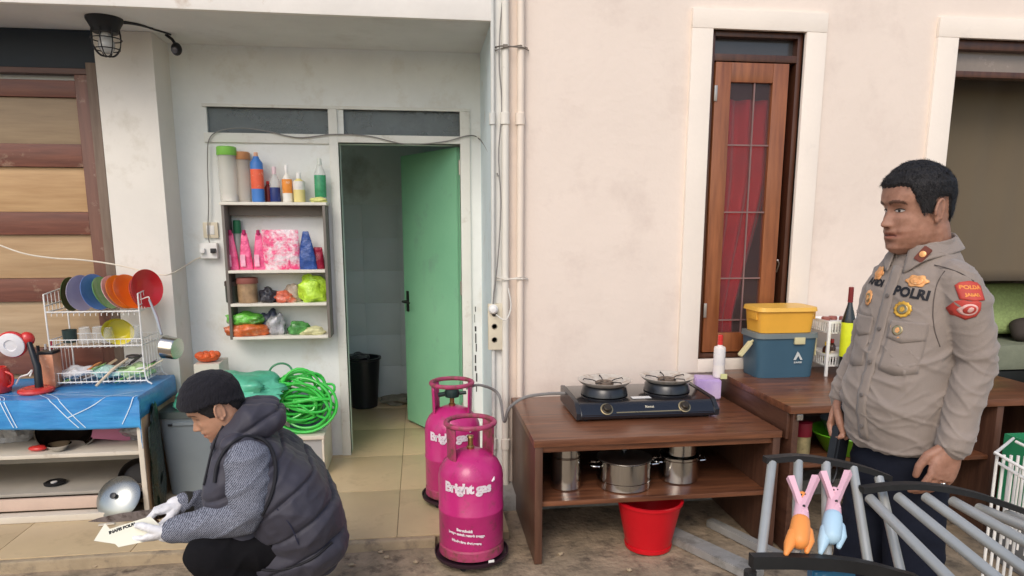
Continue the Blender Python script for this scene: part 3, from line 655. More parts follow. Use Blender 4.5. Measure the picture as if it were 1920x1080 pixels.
put('shelf_board', MB().box(TX0+.021, TX1-.023, TYF+.01, TYB, .36, .38, .002), lam, lt)
put('shelf_board', MB().box(TX0+.021, TX1-.023, TYF+.03, TYB, .155, .172, .002), M('grey_board', (.36, .33, .28), .6, 0, .1, 6), lt)
put('kick_board', MB().box(TX0+.021, TX1-.20, TYF+.004, TYF+.02, STEP+.04, .152, .002), M('pink_tan_board', (.60, .45, .36), .6, 0, .08, 6), lt)
put('back_board', MB().box(TX0+.021, TX1-.023, TYB-.012, TYB-.001, STEP, .355), M('pale_back_board', (.58, .52, .44), .7, 0, .08, 4), lt)
put('foot_rail', MB().box(TX0-.02, TX1-.12, TYF-.06, TYF-.002, STEP, STEP+.035, .003), lam, lt)
# blue printed cloth
bc = M('blue_printed_cloth', (.03, .20, .52), .38, 0, .0, 2.5, col2=(.06, .36, .72), coat=.4, stretch=(1, 3, 6), bump=.2, bscale=14)
def cl(u, v):
    x = lerp(TX0-.02, TX1+.035, u); L_ = (TYB-TYF)+.15; s_ = v*L_
    dx = max(0, x-TX1-.003)
    wv = .006*noise.noise(Vector((x*6, s_*7, 2)))+.003*math.sin(x*19+s_*4)
    if s_ < TYB-TYF: p = Vector((x, TYB-s_-.004, TZ+abs(wv)*.6))
    else:
        h = s_-(TYB-TYF); p = Vector((x, TYF-.006-abs(wv)*1.6-h*.06, TZ-h+.002+.008*math.sin(x*5)))
    if dx > 0: p.x = TX1+.006; p.z -= dx*3.5
    return p
g = MB().grid(cl, 150, 60); cb = put('table_cloth', g, bc, world=True); cb.modifiers.new('s', 'SOLIDIFY').thickness = .0022
tag(cb, 'glossy blue plastic tablecloth with white curved line print', 'tablecloth')
pl_ = M('white_print', (.62, .78, .88), .4)
def on_cloth(x, s_):
    u = (x-(TX0-.02))/(TX1+.035-(TX0-.02)); p = cl(u, s_/((TYB-TYF)+.15)); return p+(Vector((0, 0, .003)) if s_ < TYB-TYF-.01 else Vector((0, -.004, .0015)))
arcs = [((-2.35, .30), (-2.10, .46), (-2.0, .67)), ((-2.32, .30), (-2.08, .46), (-1.985, .67)), ((-2.0, .35), (-1.86, .50), (-1.70, .67)), ((-1.97, .34), (-1.83, .48), (-1.67, .67)), ((-2.15, .40), (-1.95, .44), (-1.75, .40)), ((-1.75, .62), (-1.60, .54), (-1.44, .40)), ((-1.50, .66), (-1.46, .58), (-1.43, .50)), ((-1.9, .42), (-1.7, .47), (-1.45, .52)), ((-2.2, .60), (-2.18, .5), (-2.25, .38))]
g = MB()
for a in arcs:
    pts = spline([(p[0], p[1], 0) for p in a], 12); P = [on_cloth(p.x, p.y) for p in pts]
    for p, q in zip(P, P[1:]):
        d = q-p; s2 = Vector((d.y+d.z, -d.x, 0)).normalized()*.0022 if abs(d.z) < abs(d.y)+1e-6 else Vector((d.z, 0, -d.x)).normalized()*.0022
        try: g.bm.faces.new([g.bm.verts.new(v) for v in (p-s2, q-s2, q+s2, p+s2)])
        except ValueError: pass
put('printed_lines', g, pl_, cb)

# dish rack (two tiers, white wire)
RX0, RX1, RY0, RY1 = -1.935, -1.475, 3.86, 4.09
rk = thing('dish_rack', 'white wire two tier dish rack standing on the blue cloth', 'dish rack', ((RX0+RX1)/2, (RY0+RY1)/2, TZ+.004))
def wires(name, segs, r=.0028):
    g = MB()
    for s_ in segs: g.tube(s_, r, 6)
    return put(name, g, wirew, rk)
zt0 = TZ+.008; zs_ = (zt0+.02, .885, 1.068)
for y in (RY0, RY1):
    for x in (RX0, RX1):
        sg = 1 if x > -1.7 else -1
        wires('leg', [spline([(x+sg*.03, y, zt0), (x, y, zt0+.05), (x, y, 1.0), (x-sg*.0, y, 1.16)], 4)], .0042)
for k, z in enumerate(zs_):
    wires('tier_rim', [[(RX0, RY0, z), (RX1, RY0, z), (RX1, RY1, z), (RX0, RY1, z), (RX0, RY0, z)]], .0038)
    wires('tier_rim', [[(RX0, RY0, z+(.035 if k else .05)), (RX1, RY0, z+(.035 if k else .05)), (RX1, RY1, z+.035), (RX0, RY1, z+.035), (RX0, RY0, z+(.035 if k else .05))]], .0028) if k < 2 else None
    n = 17
    for i in range(1, n):
        x = lerp(RX0, RX1, i/n); up_ = .035 if k != 2 else .0
        if k < 2 or i % 1 == 0: wires('tier_wire', [[(x, RY0, z+(.05 if k == 0 else .035 if k == 1 else -.022)), (x, RY0+.002, z-.008), (x, RY1-.002, z-.008), (x, RY1, z+.04)]], .0017)
for x in (RX0, RX1):
    wires('side_rail', [[(x, RY0, 1.16), (x, RY1, 1.18)], [(x, RY0, 1.10), (x, RY1, 1.11)]], .0032)
    for i in range(1, 6):
        y = lerp(RY0, RY1, i/6); wires('side_wire', [[(x, y, 1.165), (x, y, 1.068)], ], .002)
        wires('side_wire', [[(x, y, .92), (x, y, zt0+.02)]], .0018)
# plates on the top tier
def plate(px, col, nx, ny, tilt, r, nm, label, y=3.97, dz=0.):
    ax = Vector((nx, ny, tilt)).normalized(); rr = r
    c = Vector((aty(px, 560, y).x, y, 0)); c.z = 1.062+dz+rr*math.sqrt(max(0., 1-ax.z**2))
    prof = [(.001, .0), (r*.55, 0), (r*.62, .004), (r*.96, .018), (r, .021), (r, .0235), (r*.95, .021), (r*.60, .008), (r*.5, .004), (.001, .004)]
    return one('plate', MB().lathe(prof, c, 40, ax=ax), plain(nm, col, .35, coat=.4), label, 'plate', 'plastic plates in the dish rack')
plate(126, (.05, .10, .02), 1, -.12, .02, .090, 'olive_plate', 'dark olive green plate, leftmost in the dish rack')
plate(148, (.46, .40, .52), 1, -.42, .05, .095, 'lavender_plate', 'pale lavender plate beside the leftmost dark green plate')
plate(176, (.14, .26, .62), 1, -.40, .28, .098, 'blue_plate', 'light blue plate leaning between lavender and green plates')
plate(193, (.14, .36, .09), 1, -.22, .42, .092, 'green_plate', 'mid green plate leaning behind the light blue plate', 3.99)
plate(214, (.78, .50, .50), 1, -.30, .50, .097, 'pale_pink_plate', 'pale pink plate leaning between green and orange plates')
plate(226, (.85, .28, .02), 1, -.45, .52, .098, 'orange_plate', 'left bright orange plate leaning in the dish rack', 3.98)
plate(240, (.82, .20, .02), 1, -.50, .50, .099, 'deep_orange_plate', 'right deeper orange plate leaning in the dish rack', 3.99)
plate(256, (.62, .05, .02), 1, -.20, .30, .085, 'red_orange_plate', 'red orange plate behind the tall red plate', 4.0)
plate(272, (.62, .015, .02), 1, -.55, .10, .102, 'red_plate', 'tall bright red plate, rightmost in the dish rack', 3.95, .015)
c = Vector((aty(225, 645, 3.95).x, 3.95, .888)); ax = Vector((.2, -1, -.35)).normalized()
one('bowl', MB().lathe([(.001, .03), (.03, .03), (.060, .012), (.076, -.022), (.079, -.026), (.074, -.020), (.056, .016), (.02, .026), (.001, .026)], c+Vector((0, 0, .07)), 32, ax=-ax), plain('olive_yellow', (.62, .52, .03), .35, coat=.3), 'yellow plastic bowl tipped on the middle tier of the rack', 'bowl')
glass = M('clear_glass', (.80, .82, .80), .08, 0, .02, 4, alpha=.30, coat=.8)
for k, px in enumerate((162, 184, 205, 255)):
    c = Vector((aty(px, 640, 3.96).x, 3.95+.02*(k % 2), .890)); h = .085
    one('drinking_glass', MB().lathe([(.032, 0), (.033, .003), (.026, h), (.023, h), (.022, h-.006), (.001, h-.006)], c, 24), glass,
        ['leftmost upturned glass on the middle tier of the rack', 'second upturned glass from the left on the middle tier', 'upturned glass just left of the yellow bowl', 'upturned glass just right of the yellow bowl'][k], 'glass', 'upturned glasses in the dish rack')
one('cup', MB().lathe([(.03, 0), (.033, .002), (.036, .07), (.033, .07), (.029, .006), (.001, .006)], Vector((aty(132, 640, 3.97).x, 3.97, .890)), 20), plain('dark_teal_ceramic', (.03, .05, .045), .3), 'dark cup at the left end of the middle tier', 'cup')
# cutlery and utensils lying in the bottom tier
rnd = random.Random(11)
utc = [('teal', (.10, .42, .36)), ('pale_green', (.40, .62, .22)), ('orange_brown', (.50, .18, .05)), ('pale_wood', (.58, .45, .30)), ('dark_brown', (.06, .03, .02)), ('grey', (.35, .35, .34)), ('mint', (.35, .62, .48)), ('black', (.02, .02, .025)), ('white', (.7, .7, .68)), ('dull_purple', (.22, .12, .22)), ('leaf', (.15, .38, .10)), ('cream', (.68, .62, .46))]
for k, (nm, cc) in enumerate(utc):
    px = 132+k*12; p = Vector((aty(px, 700, 3.9).x+rnd.uniform(-.02, .02), 3.93+rnd.uniform(-.02, .06), .70+.010*(k % 3)+.01))
    a = rnd.uniform(-.5, .9); e_ = rnd.uniform(.15, .6); d = Vector((math.cos(a), math.sin(a)*.55, e_)).normalized(); l = rnd.uniform(.07, .10)
    t = thing('spatula' if k % 2 else 'spoon', nm.replace('_', ' ')+(' spatula' if k % 2 else ' spoon')+' lying among the utensils in the bottom of the rack', 'utensil', p, 0, 'utensils in the rack')
    m = plain('utensil_'+nm, cc, .4)
    put('handle', MB().tube([p-d*l, p, p+d*l*.8], [.0065, .006, .005], 8), m, t)
    s2 = d.cross(Vector((0, 0, 1))).normalized(); n2 = s2.cross(d)
    if k % 2: put('blade', MB().obox(p+d*(l*.8+.03), d*.035, s2*.024, n2*.002, .0015), m, t)
    else:
        q = Matrix((d, s2, n2)).transposed().to_quaternion(); put('spoon_bowl', MB().ell(p+d*(l*.8+.022), .030, .020, .007, q, 16, 8), m, t)
for k, (px, c2, lb) in enumerate(((150, (.66, .66, .68), 'crumpled clear bag at the left of the bottom tier'), (205, (.45, .66, .62), 'pale teal film bag in the middle of the bottom tier'), (255, (.50, .70, .35), 'pale green film bag at the right of the bottom tier'))):
    one('plastic_bag', bag((aty(px, 700, 3.94).x, 3.96, .70), .15, .13, .06, 30+k, .5), M('film_%d' % k, c2, .25, 0, .25, 25, coat=.5), lb, 'bag')
g = thing('ladle', 'long pale wooden handled ladle sticking out over the front of the rack', 'utensil', aty(205, 690, 3.86))
put('handle', MB().tube([aty(180, 724, 3.78), aty(215, 690, 3.86), aty(240, 672, 3.92)], [.007, .008, .006], 8), M('pale_wooden', (.62, .50, .36), .6), g)
put('ladle_head', MB().ell(aty(250, 668, 3.95), .04, .03, .012, None, 18, 8), M('dark_steel', (.08, .07, .07), .35, .6), g)
# saucepan hanging on the right side of the rack
c = aty(322, 652, 3.78); t = thing('saucepan', 'small steel saucepan hanging from the right side of the dish rack', 'saucepan', c)
ax = Vector((.96, -.30, -.10)).normalized()
put('pan_body', MB().lathe([(.001, .034), (.054, .034), (.058, .028), (.060, -.034), (.062, -.037), (.057, -.034), (.055, .026), (.001, .028)], c, 32, ax=ax), steel, t)
a_, b_ = aty(303, 628, 3.80), aty(280, 562, 3.88)
put('handle', MB().tube([a_, (a_+b_)/2+Vector((.006, 0, 0)), b_], [.007, .009, .006], 8), steel2, t)
put('hook', MB().tube(spline([b_, b_+Vector((-.004, 0, .015)), Vector((RX1, RY0+.03, 1.125))], 5), .0028, 6), wirew, t)

# folding desk fan / lamp with red base
c = aty(68, 730, 3.76); c.z = TZ+.004
t = thing('desk_lamp', 'red and black desk lamp with round white face on red base', 'lamp', c)
redg = plain('glossy_red', (.62, .035, .03), .28, coat=.5)
put('base', MB().lathe([(.078, 0), (.083, .008), (.080, .018), (.06, .026), (.052, .022), (.03, .024), (.001, .024)], c, 40), redg, t)
hd2 = aty(42, 640, 3.82)
put('arm', MB().tube([c+Vector((.01, .01, .02)), c+Vector((.012, .012, .13)), hd2+Vector((.03, .0, .0))], [.020, .018, .013], 12), blkp, t)
put('joint', MB().ell(hd2+Vector((.018, .01, .01)), .036, .03, .038), redg, t)
fc = aty(21, 647, 3.80); ax = Vector((.05, -1, -.15)).normalized()
put('head', MB().lathe([(.066, 0), (.070, -.006), (.069, -.02), (.05, -.034), (.001, -.038)], fc, 36, ax=ax), redg, t)
put('face_plate', MB().lathe([(.063, .0), (.062, .006), (.05, .009), (.030, .012), (.028, .007), (.001, .009)], fc, 36, ax=ax), plain('lamp_white', (.80, .79, .80), .3, coat=.3), t)
one('cord', MB().tube(spline([aty(30, 720, 3.8), aty(38, 707, 3.8), aty(52, 702, 3.8), aty(60, 694, 3.82), aty(56, 706, 3.8)], 6), .0045, 6), white, 'short looped white cord lying behind the red lamp base', 'cord')
t = thing('tea_tin', 'orange patterned tin box standing left of the dish rack', 'tin', aty(91, 715, 3.86))
a, b = aty(76, 664, 3.86), aty(108, 716, 3.86)
put('tin_body', MB().box(a.x, b.x, 3.84, 3.92, TZ+.005, a.z, .004), M('orange_tin_paint', (.62, .27, .15), .4, 0, .15, 20, coat=.3, stain=(.75, .5, .35), sscale=40, sthr=.60), t)
put('lid', MB().box(a.x-.002, b.x+.002, 3.838, 3.922, a.z, a.z+.016, .003), blkp, t)
for k, (px, py, m, r) in enumerate(((72, 648, 'black_plastic', .016), (86, 645, 'grey_conduit', .012), (98, 640, 'crimson_film', .014), (84, 655, 'black_plastic', .014))):
    p = aty(px, py+12, 3.97); p.z = TZ+.004; q = aty(px, py, 3.97)
    one('small_bottle', MB().lathe([(r, 0), (r*1.05, .004), (r*1.05, (q.z-p.z)*.7), (r*.5, (q.z-p.z)*.82), (r*.5, q.z-p.z), (.001, q.z-p.z+.001)], p, 16), MATS[m],
        ['black bottle behind the red lamp arm', 'grey capped bottle behind the orange tin', 'small crimson bottle nearest the dish rack', 'short black bottle directly behind the orange tin'][k], 'bottle', 'small bottles behind the orange tin')
c = aty(6, 715, 3.78); c.z = TZ+.005
t = thing('red_pot', 'glossy red plastic pitcher at the far left of the blue cloth', 'pitcher', c+Vector((-.03, 0, 0)))
put('pot_body', MB().lathe([(.055, 0), (.06, .006), (.066, .06), (.060, .11), (.048, .13), (.044, .13), (.055, .08), (.05, .01), (.001, .008)], c+Vector((-.03, 0, 0)), 28), redg, t)
put('handle', MB().tube(spline([c+Vector((.028, -.02, .11)), c+Vector((.06, -.025, .09)), c+Vector((.055, -.025, .045)), c+Vector((.03, -.02, .03))], 5), .006, 8), redg, t)

# under the table: wok, pink box, bags, burner ring, pot lid, paddle
c = Vector((-1.865, 3.83, .39)); t = thing('wok', 'black iron wok tilted on the middle shelf under the blue cloth', 'wok', c)
ax = Vector((.02, -.75, .66)).normalized(); cw = c+Vector((0, .0, .085))
put('wok_bowl', MB().lathe([(.001, -.085), (.05, -.078), (.10, -.055), (.145, -.018), (.165, .004), (.168, .003), (.148, -.022), (.10, -.062), (.05, -.084), (.001, -.092)], cw, 44, ax=ax), M('seasoned_iron', (.018, .012, .010), .25, .4, .4, 8, rvar=.15), t)
for s_ in (-1, 1): put('handle', MB().tube(spline([cw+Vector((s_*.150, -.03, .03)), cw+Vector((s_*.19, -.03, .045)), cw+Vector((s_*.19, -.0, .08)), cw+Vector((s_*.152, .02, .08))], 5), .005, 8), blk, t)
put('rim_ring', MB().tube([cw+ax.to_track_quat('Z', 'Y') @ Vector((.167*math.cos(a*math.pi/22), .167*math.sin(a*math.pi/22), .004)) for a in range(44)], .0035, 6, True), steel2, t)
one('pan_handle', MB().tube(spline([(-1.99, 3.66, .395), (-1.93, 3.64, .40), (-1.84, 3.645, .405), (-1.78, 3.68, .40)], 6), [.012]*19, 10), red, 'red handled scoop lying in front of the wok', 'scoop') if False else None
one('scoop', MB().ell((-1.955, 3.68, .395), .045, .03, .014), redg, 'small red scoop lying in front of the black wok', 'scoop')
one('steel_bowl', MB().lathe([(.02, 0), (.03, .002), (.055, .03), (.058, .034), (.053, .032), (.026, .006), (.001, .005)], (-1.85, 3.67, .381), 28), steel, 'small shiny steel bowl in front of the black wok', 'bowl')
one('pink_box', MB().obox((-1.66, 3.86, .445), (.085, .03, -.02), (-.03, .085, 0), (.012, .004, .05), .006), plain('dusty_pink_plastic', (.50, .17, .27), .4), 'dusty pink plastic box beside the wok', 'box')
one('plastic_bag', bag((-1.52, 3.86, .381), .19, .18, .14, 41, .5), M('dark_clear_film', (.26, .25, .25), .22, 0, .5, 22, coat=.6), 'crumpled clear plastic bag at the right end of the middle shelf', 'bag')
one('plastic_bag', bag((-2.22, 3.90, .381), .26, .18, .14, 43, .5), M('grey_bag_film', (.34, .33, .32), .4, 0, .4, 16, coat=.3), 'crumpled grey bag at the left of the middle shelf', 'bag')
one('burner_ring', MB().lathe([(.030, .0), (.050, .004), (.052, .012), (.040, .018), (.030, .012), (.020, .012), (.018, .006), (.030, 0)], Vector((-1.93, 3.75, .173)), 32), blk, 'round black burner ring on the lowest shelf', 'burner ring')
one('bottle_cap', MB().lathe([(.014, 0), (.015, .002), (.015, .012), (.001, .014)], (-1.93, 3.74, .178), 20), white, 'white bottle cap inside the black burner ring', 'cap')
c = Vector((-1.555, 3.585, STEP+.095)); ax = Vector((-.15, -.82, .55)).normalized(); t = thing('pot_lid', 'grey metal pot lid leaning against the lowest shelf edge', 'lid', c)
put('lid_dome', MB().lathe([(.108, -.006), (.112, .0), (.104, .006), (.07, .020), (.03, .028), (.001, .030), (.001, .026), (.03, .024), (.07, .016), (.10, .002)], c, 44, ax=ax), M('grey_lid_metal', (.36, .38, .37), .28, .85, .06, 5), t)
put('knob', MB().lathe([(.008, .028), (.008, .038), (.016, .044), (.015, .052), (.001, .054)], c, 18, ax=ax), blkp, t)
one('dark_pan', MB().lathe([(.001, 0), (.085, 0), (.092, .006), (.104, .045), (.107, .046), (.096, .004), (.088, -.004), (.001, -.004)], Vector((-1.49, 3.72, .19)), 36, ax=(.25, -.85, .45)), M('dark_iron_pan', (.02, .018, .016), .5, .3), 'dark frying pan behind the grey pot lid on the lowest shelf', 'pan')
# paper scrap and planks near the step
one('wood_sliver', MB().obox(atz(200, 985, STEP)+Vector((0, 0, .006)), (.035, .008, 0), (-.003, .010, 0), (0, 0, .003), .001), lam, 'pale wood sliver on the beige tiles near the pot lid', 'scrap')
one('paper_scrap', MB().obox(atz(620, 1036, .0)+Vector((0, 0, .006)), (.04, .008, 0), (-.003, .013, 0), (0, 0, .002), .001), lam, 'pale paper scrap on the concrete behind the crouching man', 'scrap')
for k, (px, py) in enumerate(((715, 1036), (725, 1046), (180, 1062), (780, 1055), (1180, 1070), (1050, 1040), (660, 1060), (90, 1060))):
    one('pebble', bag(atz(px, py), .024, .017, .010, k, .5), MATS['step_mortar'], 'small pale pebble lying on the concrete '+('just below the worn step edge', 'between the crouching man and front cylinder', 'at the far left below the step', 'left of the front cylinder dolly', 'in front of the red bucket', 'under the left of the stove table', 'right behind the crouching man', 'at the picture corner left of the crouching man')[k], 'pebble', 'pebbles on the concrete floor')

# ---------------------------------------------------------------- grey bin, teal bag, hose, low cabinet
c = Vector((-1.268, 3.93, STEP)); bw, bd, bh = .155, .12, .44
t = thing('waste_bin', 'grey plastic waste bin with dark lid behind the crouching man', 'bin', c)
def taper(c, w0, d0, w1, d1, z0, z1, n=6):
    c = Vector(c); rr = []
    for k in range(n+1):
        u = k/n; a, b = lerp(w0, w1, u), lerp(d0, d1, u); z = lerp(z0, z1, u); ring = []
        for i in range(32):
            th = 2*math.pi*(i+.5)/32; ring.append(c+Vector((math.copysign(abs(math.cos(th))**.28, math.cos(th))*a, math.copysign(abs(math.sin(th))**.28, math.sin(th))*b, z)))
        rr.append(ring)
    return MB().rings(rr)
put('bin_body', taper(c, .125, .10, bw, bd, 0, bh), plain('blue_grey_plastic', (.19, .225, .245), .45), t)
put('lid', taper(c, bw+.012, bd+.012, bw+.004, bd+.004, bh+.001, bh+.035), plain('dark_green_grey_plastic', (.03, .045, .04), .4), t)
put('lip', MB().obox(c+Vector((.02, -.122, bh-.03)), (.09, 0, 0), (0, .006, 0), (0, 0, .010), .002), MATS['blue_grey_plastic'], t)
put('latch', MB().obox(c+Vector((-.085, -.126, bh-.035)), (.010, 0, 0), (0, .005, 0), (0, 0, .006), .001), blkp, t)
one('garbage_bag', bag((-1.40, 3.72, STEP), .035, .16, .50, 51, .35), M('dark_green_film', (.008, .022, .015), .3, 0, .4, 10, coat=.4), 'dark green sack standing between the table side and grey bin', 'bag')
tealm = M('teal_film', (.045, .31, .18), .42, 0, .25, 9, col2=(.12, .48, .32), coat=.3, bump=.3, bscale=20)
one('teal_bag', bag((-1.06, 4.02, STEP+.47), .50, .30, .16, 61, .42, 1.2, 44), tealm, 'crumpled teal plastic sheet bunched on the grey bin', 'bag')
one('teal_bag', bag((-1.30, 3.90, STEP+.475), .10, .12, .06, 62, .5), tealm, 'small teal bag corner poking out left of the beanie', 'bag')
rnd = random.Random(6); oc = aty(390, 668, 4.18)
t = thing('flower_colander', 'orange red plastic flower shaped strainer above the teal bag', 'strainer', oc)
put('strainer_body', MB().lathe([(.02, -.03), (.055, -.02), (.070, .0), (.066, .004), (.03, -.012), (.001, -.016)], oc, 28), M('orange_red_plastic', (.70, .12, .03), .4), t)
for k in range(9):
    a = k*2*math.pi/9; put('petal', MB().ell(oc+Vector((math.cos(a)*.050, math.sin(a)*.050, .008)), .022, .022, .018), MATS['orange_red_plastic'], t)
one('strainer_stand', MB().box(oc.x-.06, oc.x+.08, 4.10, 4.30, STEP, oc.z-.031, .003), lam, 'narrow cream box stand under the orange strainer', 'stand')
cbx = (-.86, -.585, 4.02, 4.38); t = thing('low_cabinet', 'low white topped grey cabinet beside the doorway under the hose', 'cabinet', ((cbx[0]+cbx[1])/2, 4.2, STEP))
put('cabinet_body', MB().box(cbx[0]+.01, cbx[1]-.012, 4.04, cbx[3], STEP, .275, .003), M('grey_cabinet', (.36, .36, .36), .5, 0, .05, 4), t); put('corner_post', MB().box(cbx[1]-.011, cbx[1], cbx[2], cbx[3], STEP, .275, .002), lam, t)
put('cabinet_top', MB().box(cbx[0], cbx[1]+.004, cbx[2], cbx[3], .276, .30, .003), lam, t)
one('blue_box', MB().box(-.80, -.60, 4.16, 4.34, .301, .50, .006), plain('slate_blue_plastic', (.10, .14, .22), .5), 'dark slate blue box behind the green hose coil', 'box')
# hose: one continuous tangled coil
rnd = random.Random(19); pts = []; hc = Vector((-.715, 4.085, .50)); N = 24
for k in range(N*14):
    a = 2*math.pi*k/14; l = k/14
    rx = .205*(.72+.28*math.sin(l*1.9))+rnd.uniform(-.004, .004); rz = .185*(.46+.50*math.sin(l*1.25+1))
    tl = .55*math.sin(l*.83)-.25
    x = math.cos(a)*rx; z = math.sin(a)*rz
    pts.append(hc+Vector((x*math.cos(tl)-z*math.sin(tl)+.012*math.sin(l*2.3), .045*math.sin(l*2.1+a*.5)+rnd.uniform(-.003, .003), x*math.sin(tl)*.8+z*math.cos(tl)-.03*math.sin(l*.7))))
hose = M('green_hose', (.03, .42, .05), .32, 0, .15, 9, col2=(.06, .58, .08), coat=.4)
one('garden_hose', MB().tube(spline(pts, 2), .0078, 8), hose, 'bright green garden hose in a tangled coil beside the doorway', 'hose')
rc = aty(527, 702, 4.12)
one('basket_ring', MB().tube([rc+Vector((.066*math.cos(a*math.pi/16), .012*math.sin(a*math.pi/8), .066*math.sin(a*math.pi/16))) for a in range(32)], .006, 8, True), M('dull_green_plastic', (.06, .26, .12), .4), 'dull green plastic hoop standing up behind the hose coil', 'hoop')
one('basket_ring', MB().tube([rc+Vector((.045*math.cos(a*math.pi/16)-.05, -.02, .040*math.sin(a*math.pi/16)-.05)) for a in range(32)], .004, 8, True), M('dull_green_plastic', (.06, .26, .12), .4), 'smaller dull green hoop beside the teal bag', 'hoop')

# ---------------------------------------------------------------- pink gas cylinders
mag = M('magenta_paint', (.56, .028, .19), .36, 0, .12, 3, coat=.25, bump=.15, bscale=40, stain=(.30, .05, .10), sscale=22, sthr=.60, rvar=.25)
mag2 = M('faded_magenta_paint', (.40, .05, .13), .5, 0, .2, 8, bump=.3, bscale=50, stain=(.16, .07, .045), sscale=26, sthr=.53); wprint = M('white_lettering', (.80, .70, .75), .6, 0, .1, 30, stain=(.6, .2, .35), sscale=70, sthr=.6)
def cylinder(cx_, cy_, z0, rot, label, valve):
    t = thing('gas_cylinder', label, 'gas cylinder', (cx_, cy_, z0), 0, 'pink gas cylinders beside the doorway'); r = .146; zb = .052
    def W(x, y, z): c, s = math.cos(rot), math.sin(rot); return Vector((cx_+x*c-y*s, cy_+x*s+y*c, z0+z))
    put('body', MB().lathe([(.09, zb+.005), (r-.012, zb+.03), (r, zb+.055), (r, zb+.20), (r+.0018, zb+.203), (r+.0018, zb+.211), (r, zb+.214), (r, zb+.36), (r-.005, zb+.385), (r-.022, zb+.42), (r-.055, zb+.452), (.05, zb+.470), (.02, zb+.476), (.001, zb+.476)], (cx_, cy_, z0), 48), mag, t)
    put('foot_ring', MB().lathe([(r-.012, zb-.004), (r+.002, zb), (r+.001, zb+.038), (r-.008, zb+.05), (r-.014, zb+.05), (r-.014, zb)], (cx_, cy_, z0), 48), mag2, t)
    g = MB(); rg = .108                                                   # guard: ring on two curved straps
    g.tube([W(rg*math.cos(a*math.pi/20), rg*math.sin(a*math.pi/20), .650) for a in range(40)], .0115, 10, True)
    put('guard_ring', g, mag2, t)
    for a0, a1 in ((R(-28), R(40)), (R(140), R(215))):
        g = MB(); n = 10; 
        def gd(u, v): a = lerp(a0, a1, u); rr = lerp(rg-.006, rg, v); return W(rr*math.cos(a), rr*math.sin(a), lerp(zb+.395, .648, v))
        g.grid(gd, 12, 6); o = put('guard_strap', g, mag2 if not valve else mag, t); md = o.modifiers.new('s', 'SOLIDIFY'); md.thickness = .006
    vz = zb+.476; brass = M('brass', (.45, .32, .12), .35, .9)
    put('valve', MB().lathe([(.016, vz), (.018, vz+.01), (.012, vz+.015), (.012, vz+.05), (.016, vz+.052), (.014, vz+.06), (.001, vz+.06)], (cx_, cy_, z0), 18), brass, t)
    if valve:
        rgm = plain('regulator_black', (.02, .045, .04), .4)
        g = MB().lathe([(.02, vz+.045), (.036, vz+.05), (.04, vz+.075), (.034, vz+.09), (.001, vz+.095)], (cx_, cy_-.01, z0), 24); g.tube([W(-.07, -.02, vz+.06), W(-.03, -.01, vz+.065)], .012, 12); g.tube([W(.03, 0, vz+.065), W(.075, .0, vz+.07)], .009, 12)
        o = put('regulator', g, rgm, t); put('regulator_knob', MB().obox(W(0, -.02, vz+.10), (.032, 0, 0), (0, .010, 0), (0, 0, .008), .003), rgm, o)
    g = MB().lathe([(.118, .022), (.152, .024), (.166, .03), (.170, .046), (.165, .047), (.160, .034), (.118, .034)], (cx_, cy_, z0), 44)
    dolly = put('dolly', g, plain('dolly_black', (.03, .012, .02), .5), t)
    for k in range(4):
        a = R(45+90*k+12); p = W(.125*math.cos(a), .125*math.sin(a), .0); put('castor', MB().lathe([(.004, -.010), (.016, -.010), (.018, -.006), (.018, .006), (.016, .010), (.004, .010)], p+Vector((0, 0, .018)), 16, ax=(math.cos(a+.6), math.sin(a+.6), 0)).box(p.x-.008, p.x+.008, p.y-.008, p.y+.008, z0+.016, z0+.024), blkp, dolly)
    def on_cyl(a0, zc, tilt=0.): return lambda x, y: W((r+.0035)*math.cos(a0+x/r), (r+.0035)*math.sin(a0+x/r), zc+y+tilt*x)
    va = R(-100)-rot
    g = textmesh('Bright gas', .060, on_cyl(va, .392), .008, .0032, .92)
    addmb(g, MB().tube([on_cyl(va, .392)(x, y) for x, y in ((.112, .022), (.122, .030), (.125, .042))], [.003, .006, .002], 6))
    put('lettering', g.mesh('lettering', False), wprint, t)
    if not valve:
        g = textmesh('Bersubsidi', .017, on_cyl(va-.10, .200, -.10), .006, .0012); addmb(g, textmesh('hanya untuk rumah tangga', .0155, on_cyl(va-.05, .180, -.10), .006, .0012)); addmb(g, textmesh('Hindarkan dari panas', .0155, on_cyl(va-.05, .145, -.12), .006, .0012))
        put('small_print', g.mesh('small_print', False), wprint, t)
        put('plate_tag', MB().obox(W(.045, -.158, .052), (.013, .003, 0), (0, .002, 0), (0, 0, .006), .001), white, dolly)
    return t
cylinder(.205, 2.985, 0, R(12), 'front pink gas cylinder with white lettering on a black dolly', False)
cylinder(.150, 3.560, STEP, R(-10), 'rear pink gas cylinder with black regulator standing on the tiles', True)
cable([(.225, 3.565, .665), (.30, 3.57, .68), (.40, 3.60, .62), aty(945, 790, 3.45), aty(955, 765, 3.4), aty(985, 745, 3.4), aty(1030, 738, 3.4), aty(1068, 738, 3.4)], .008, ckab, 'grey gas hose from the rear cylinder to the stove', 'gas_hose')

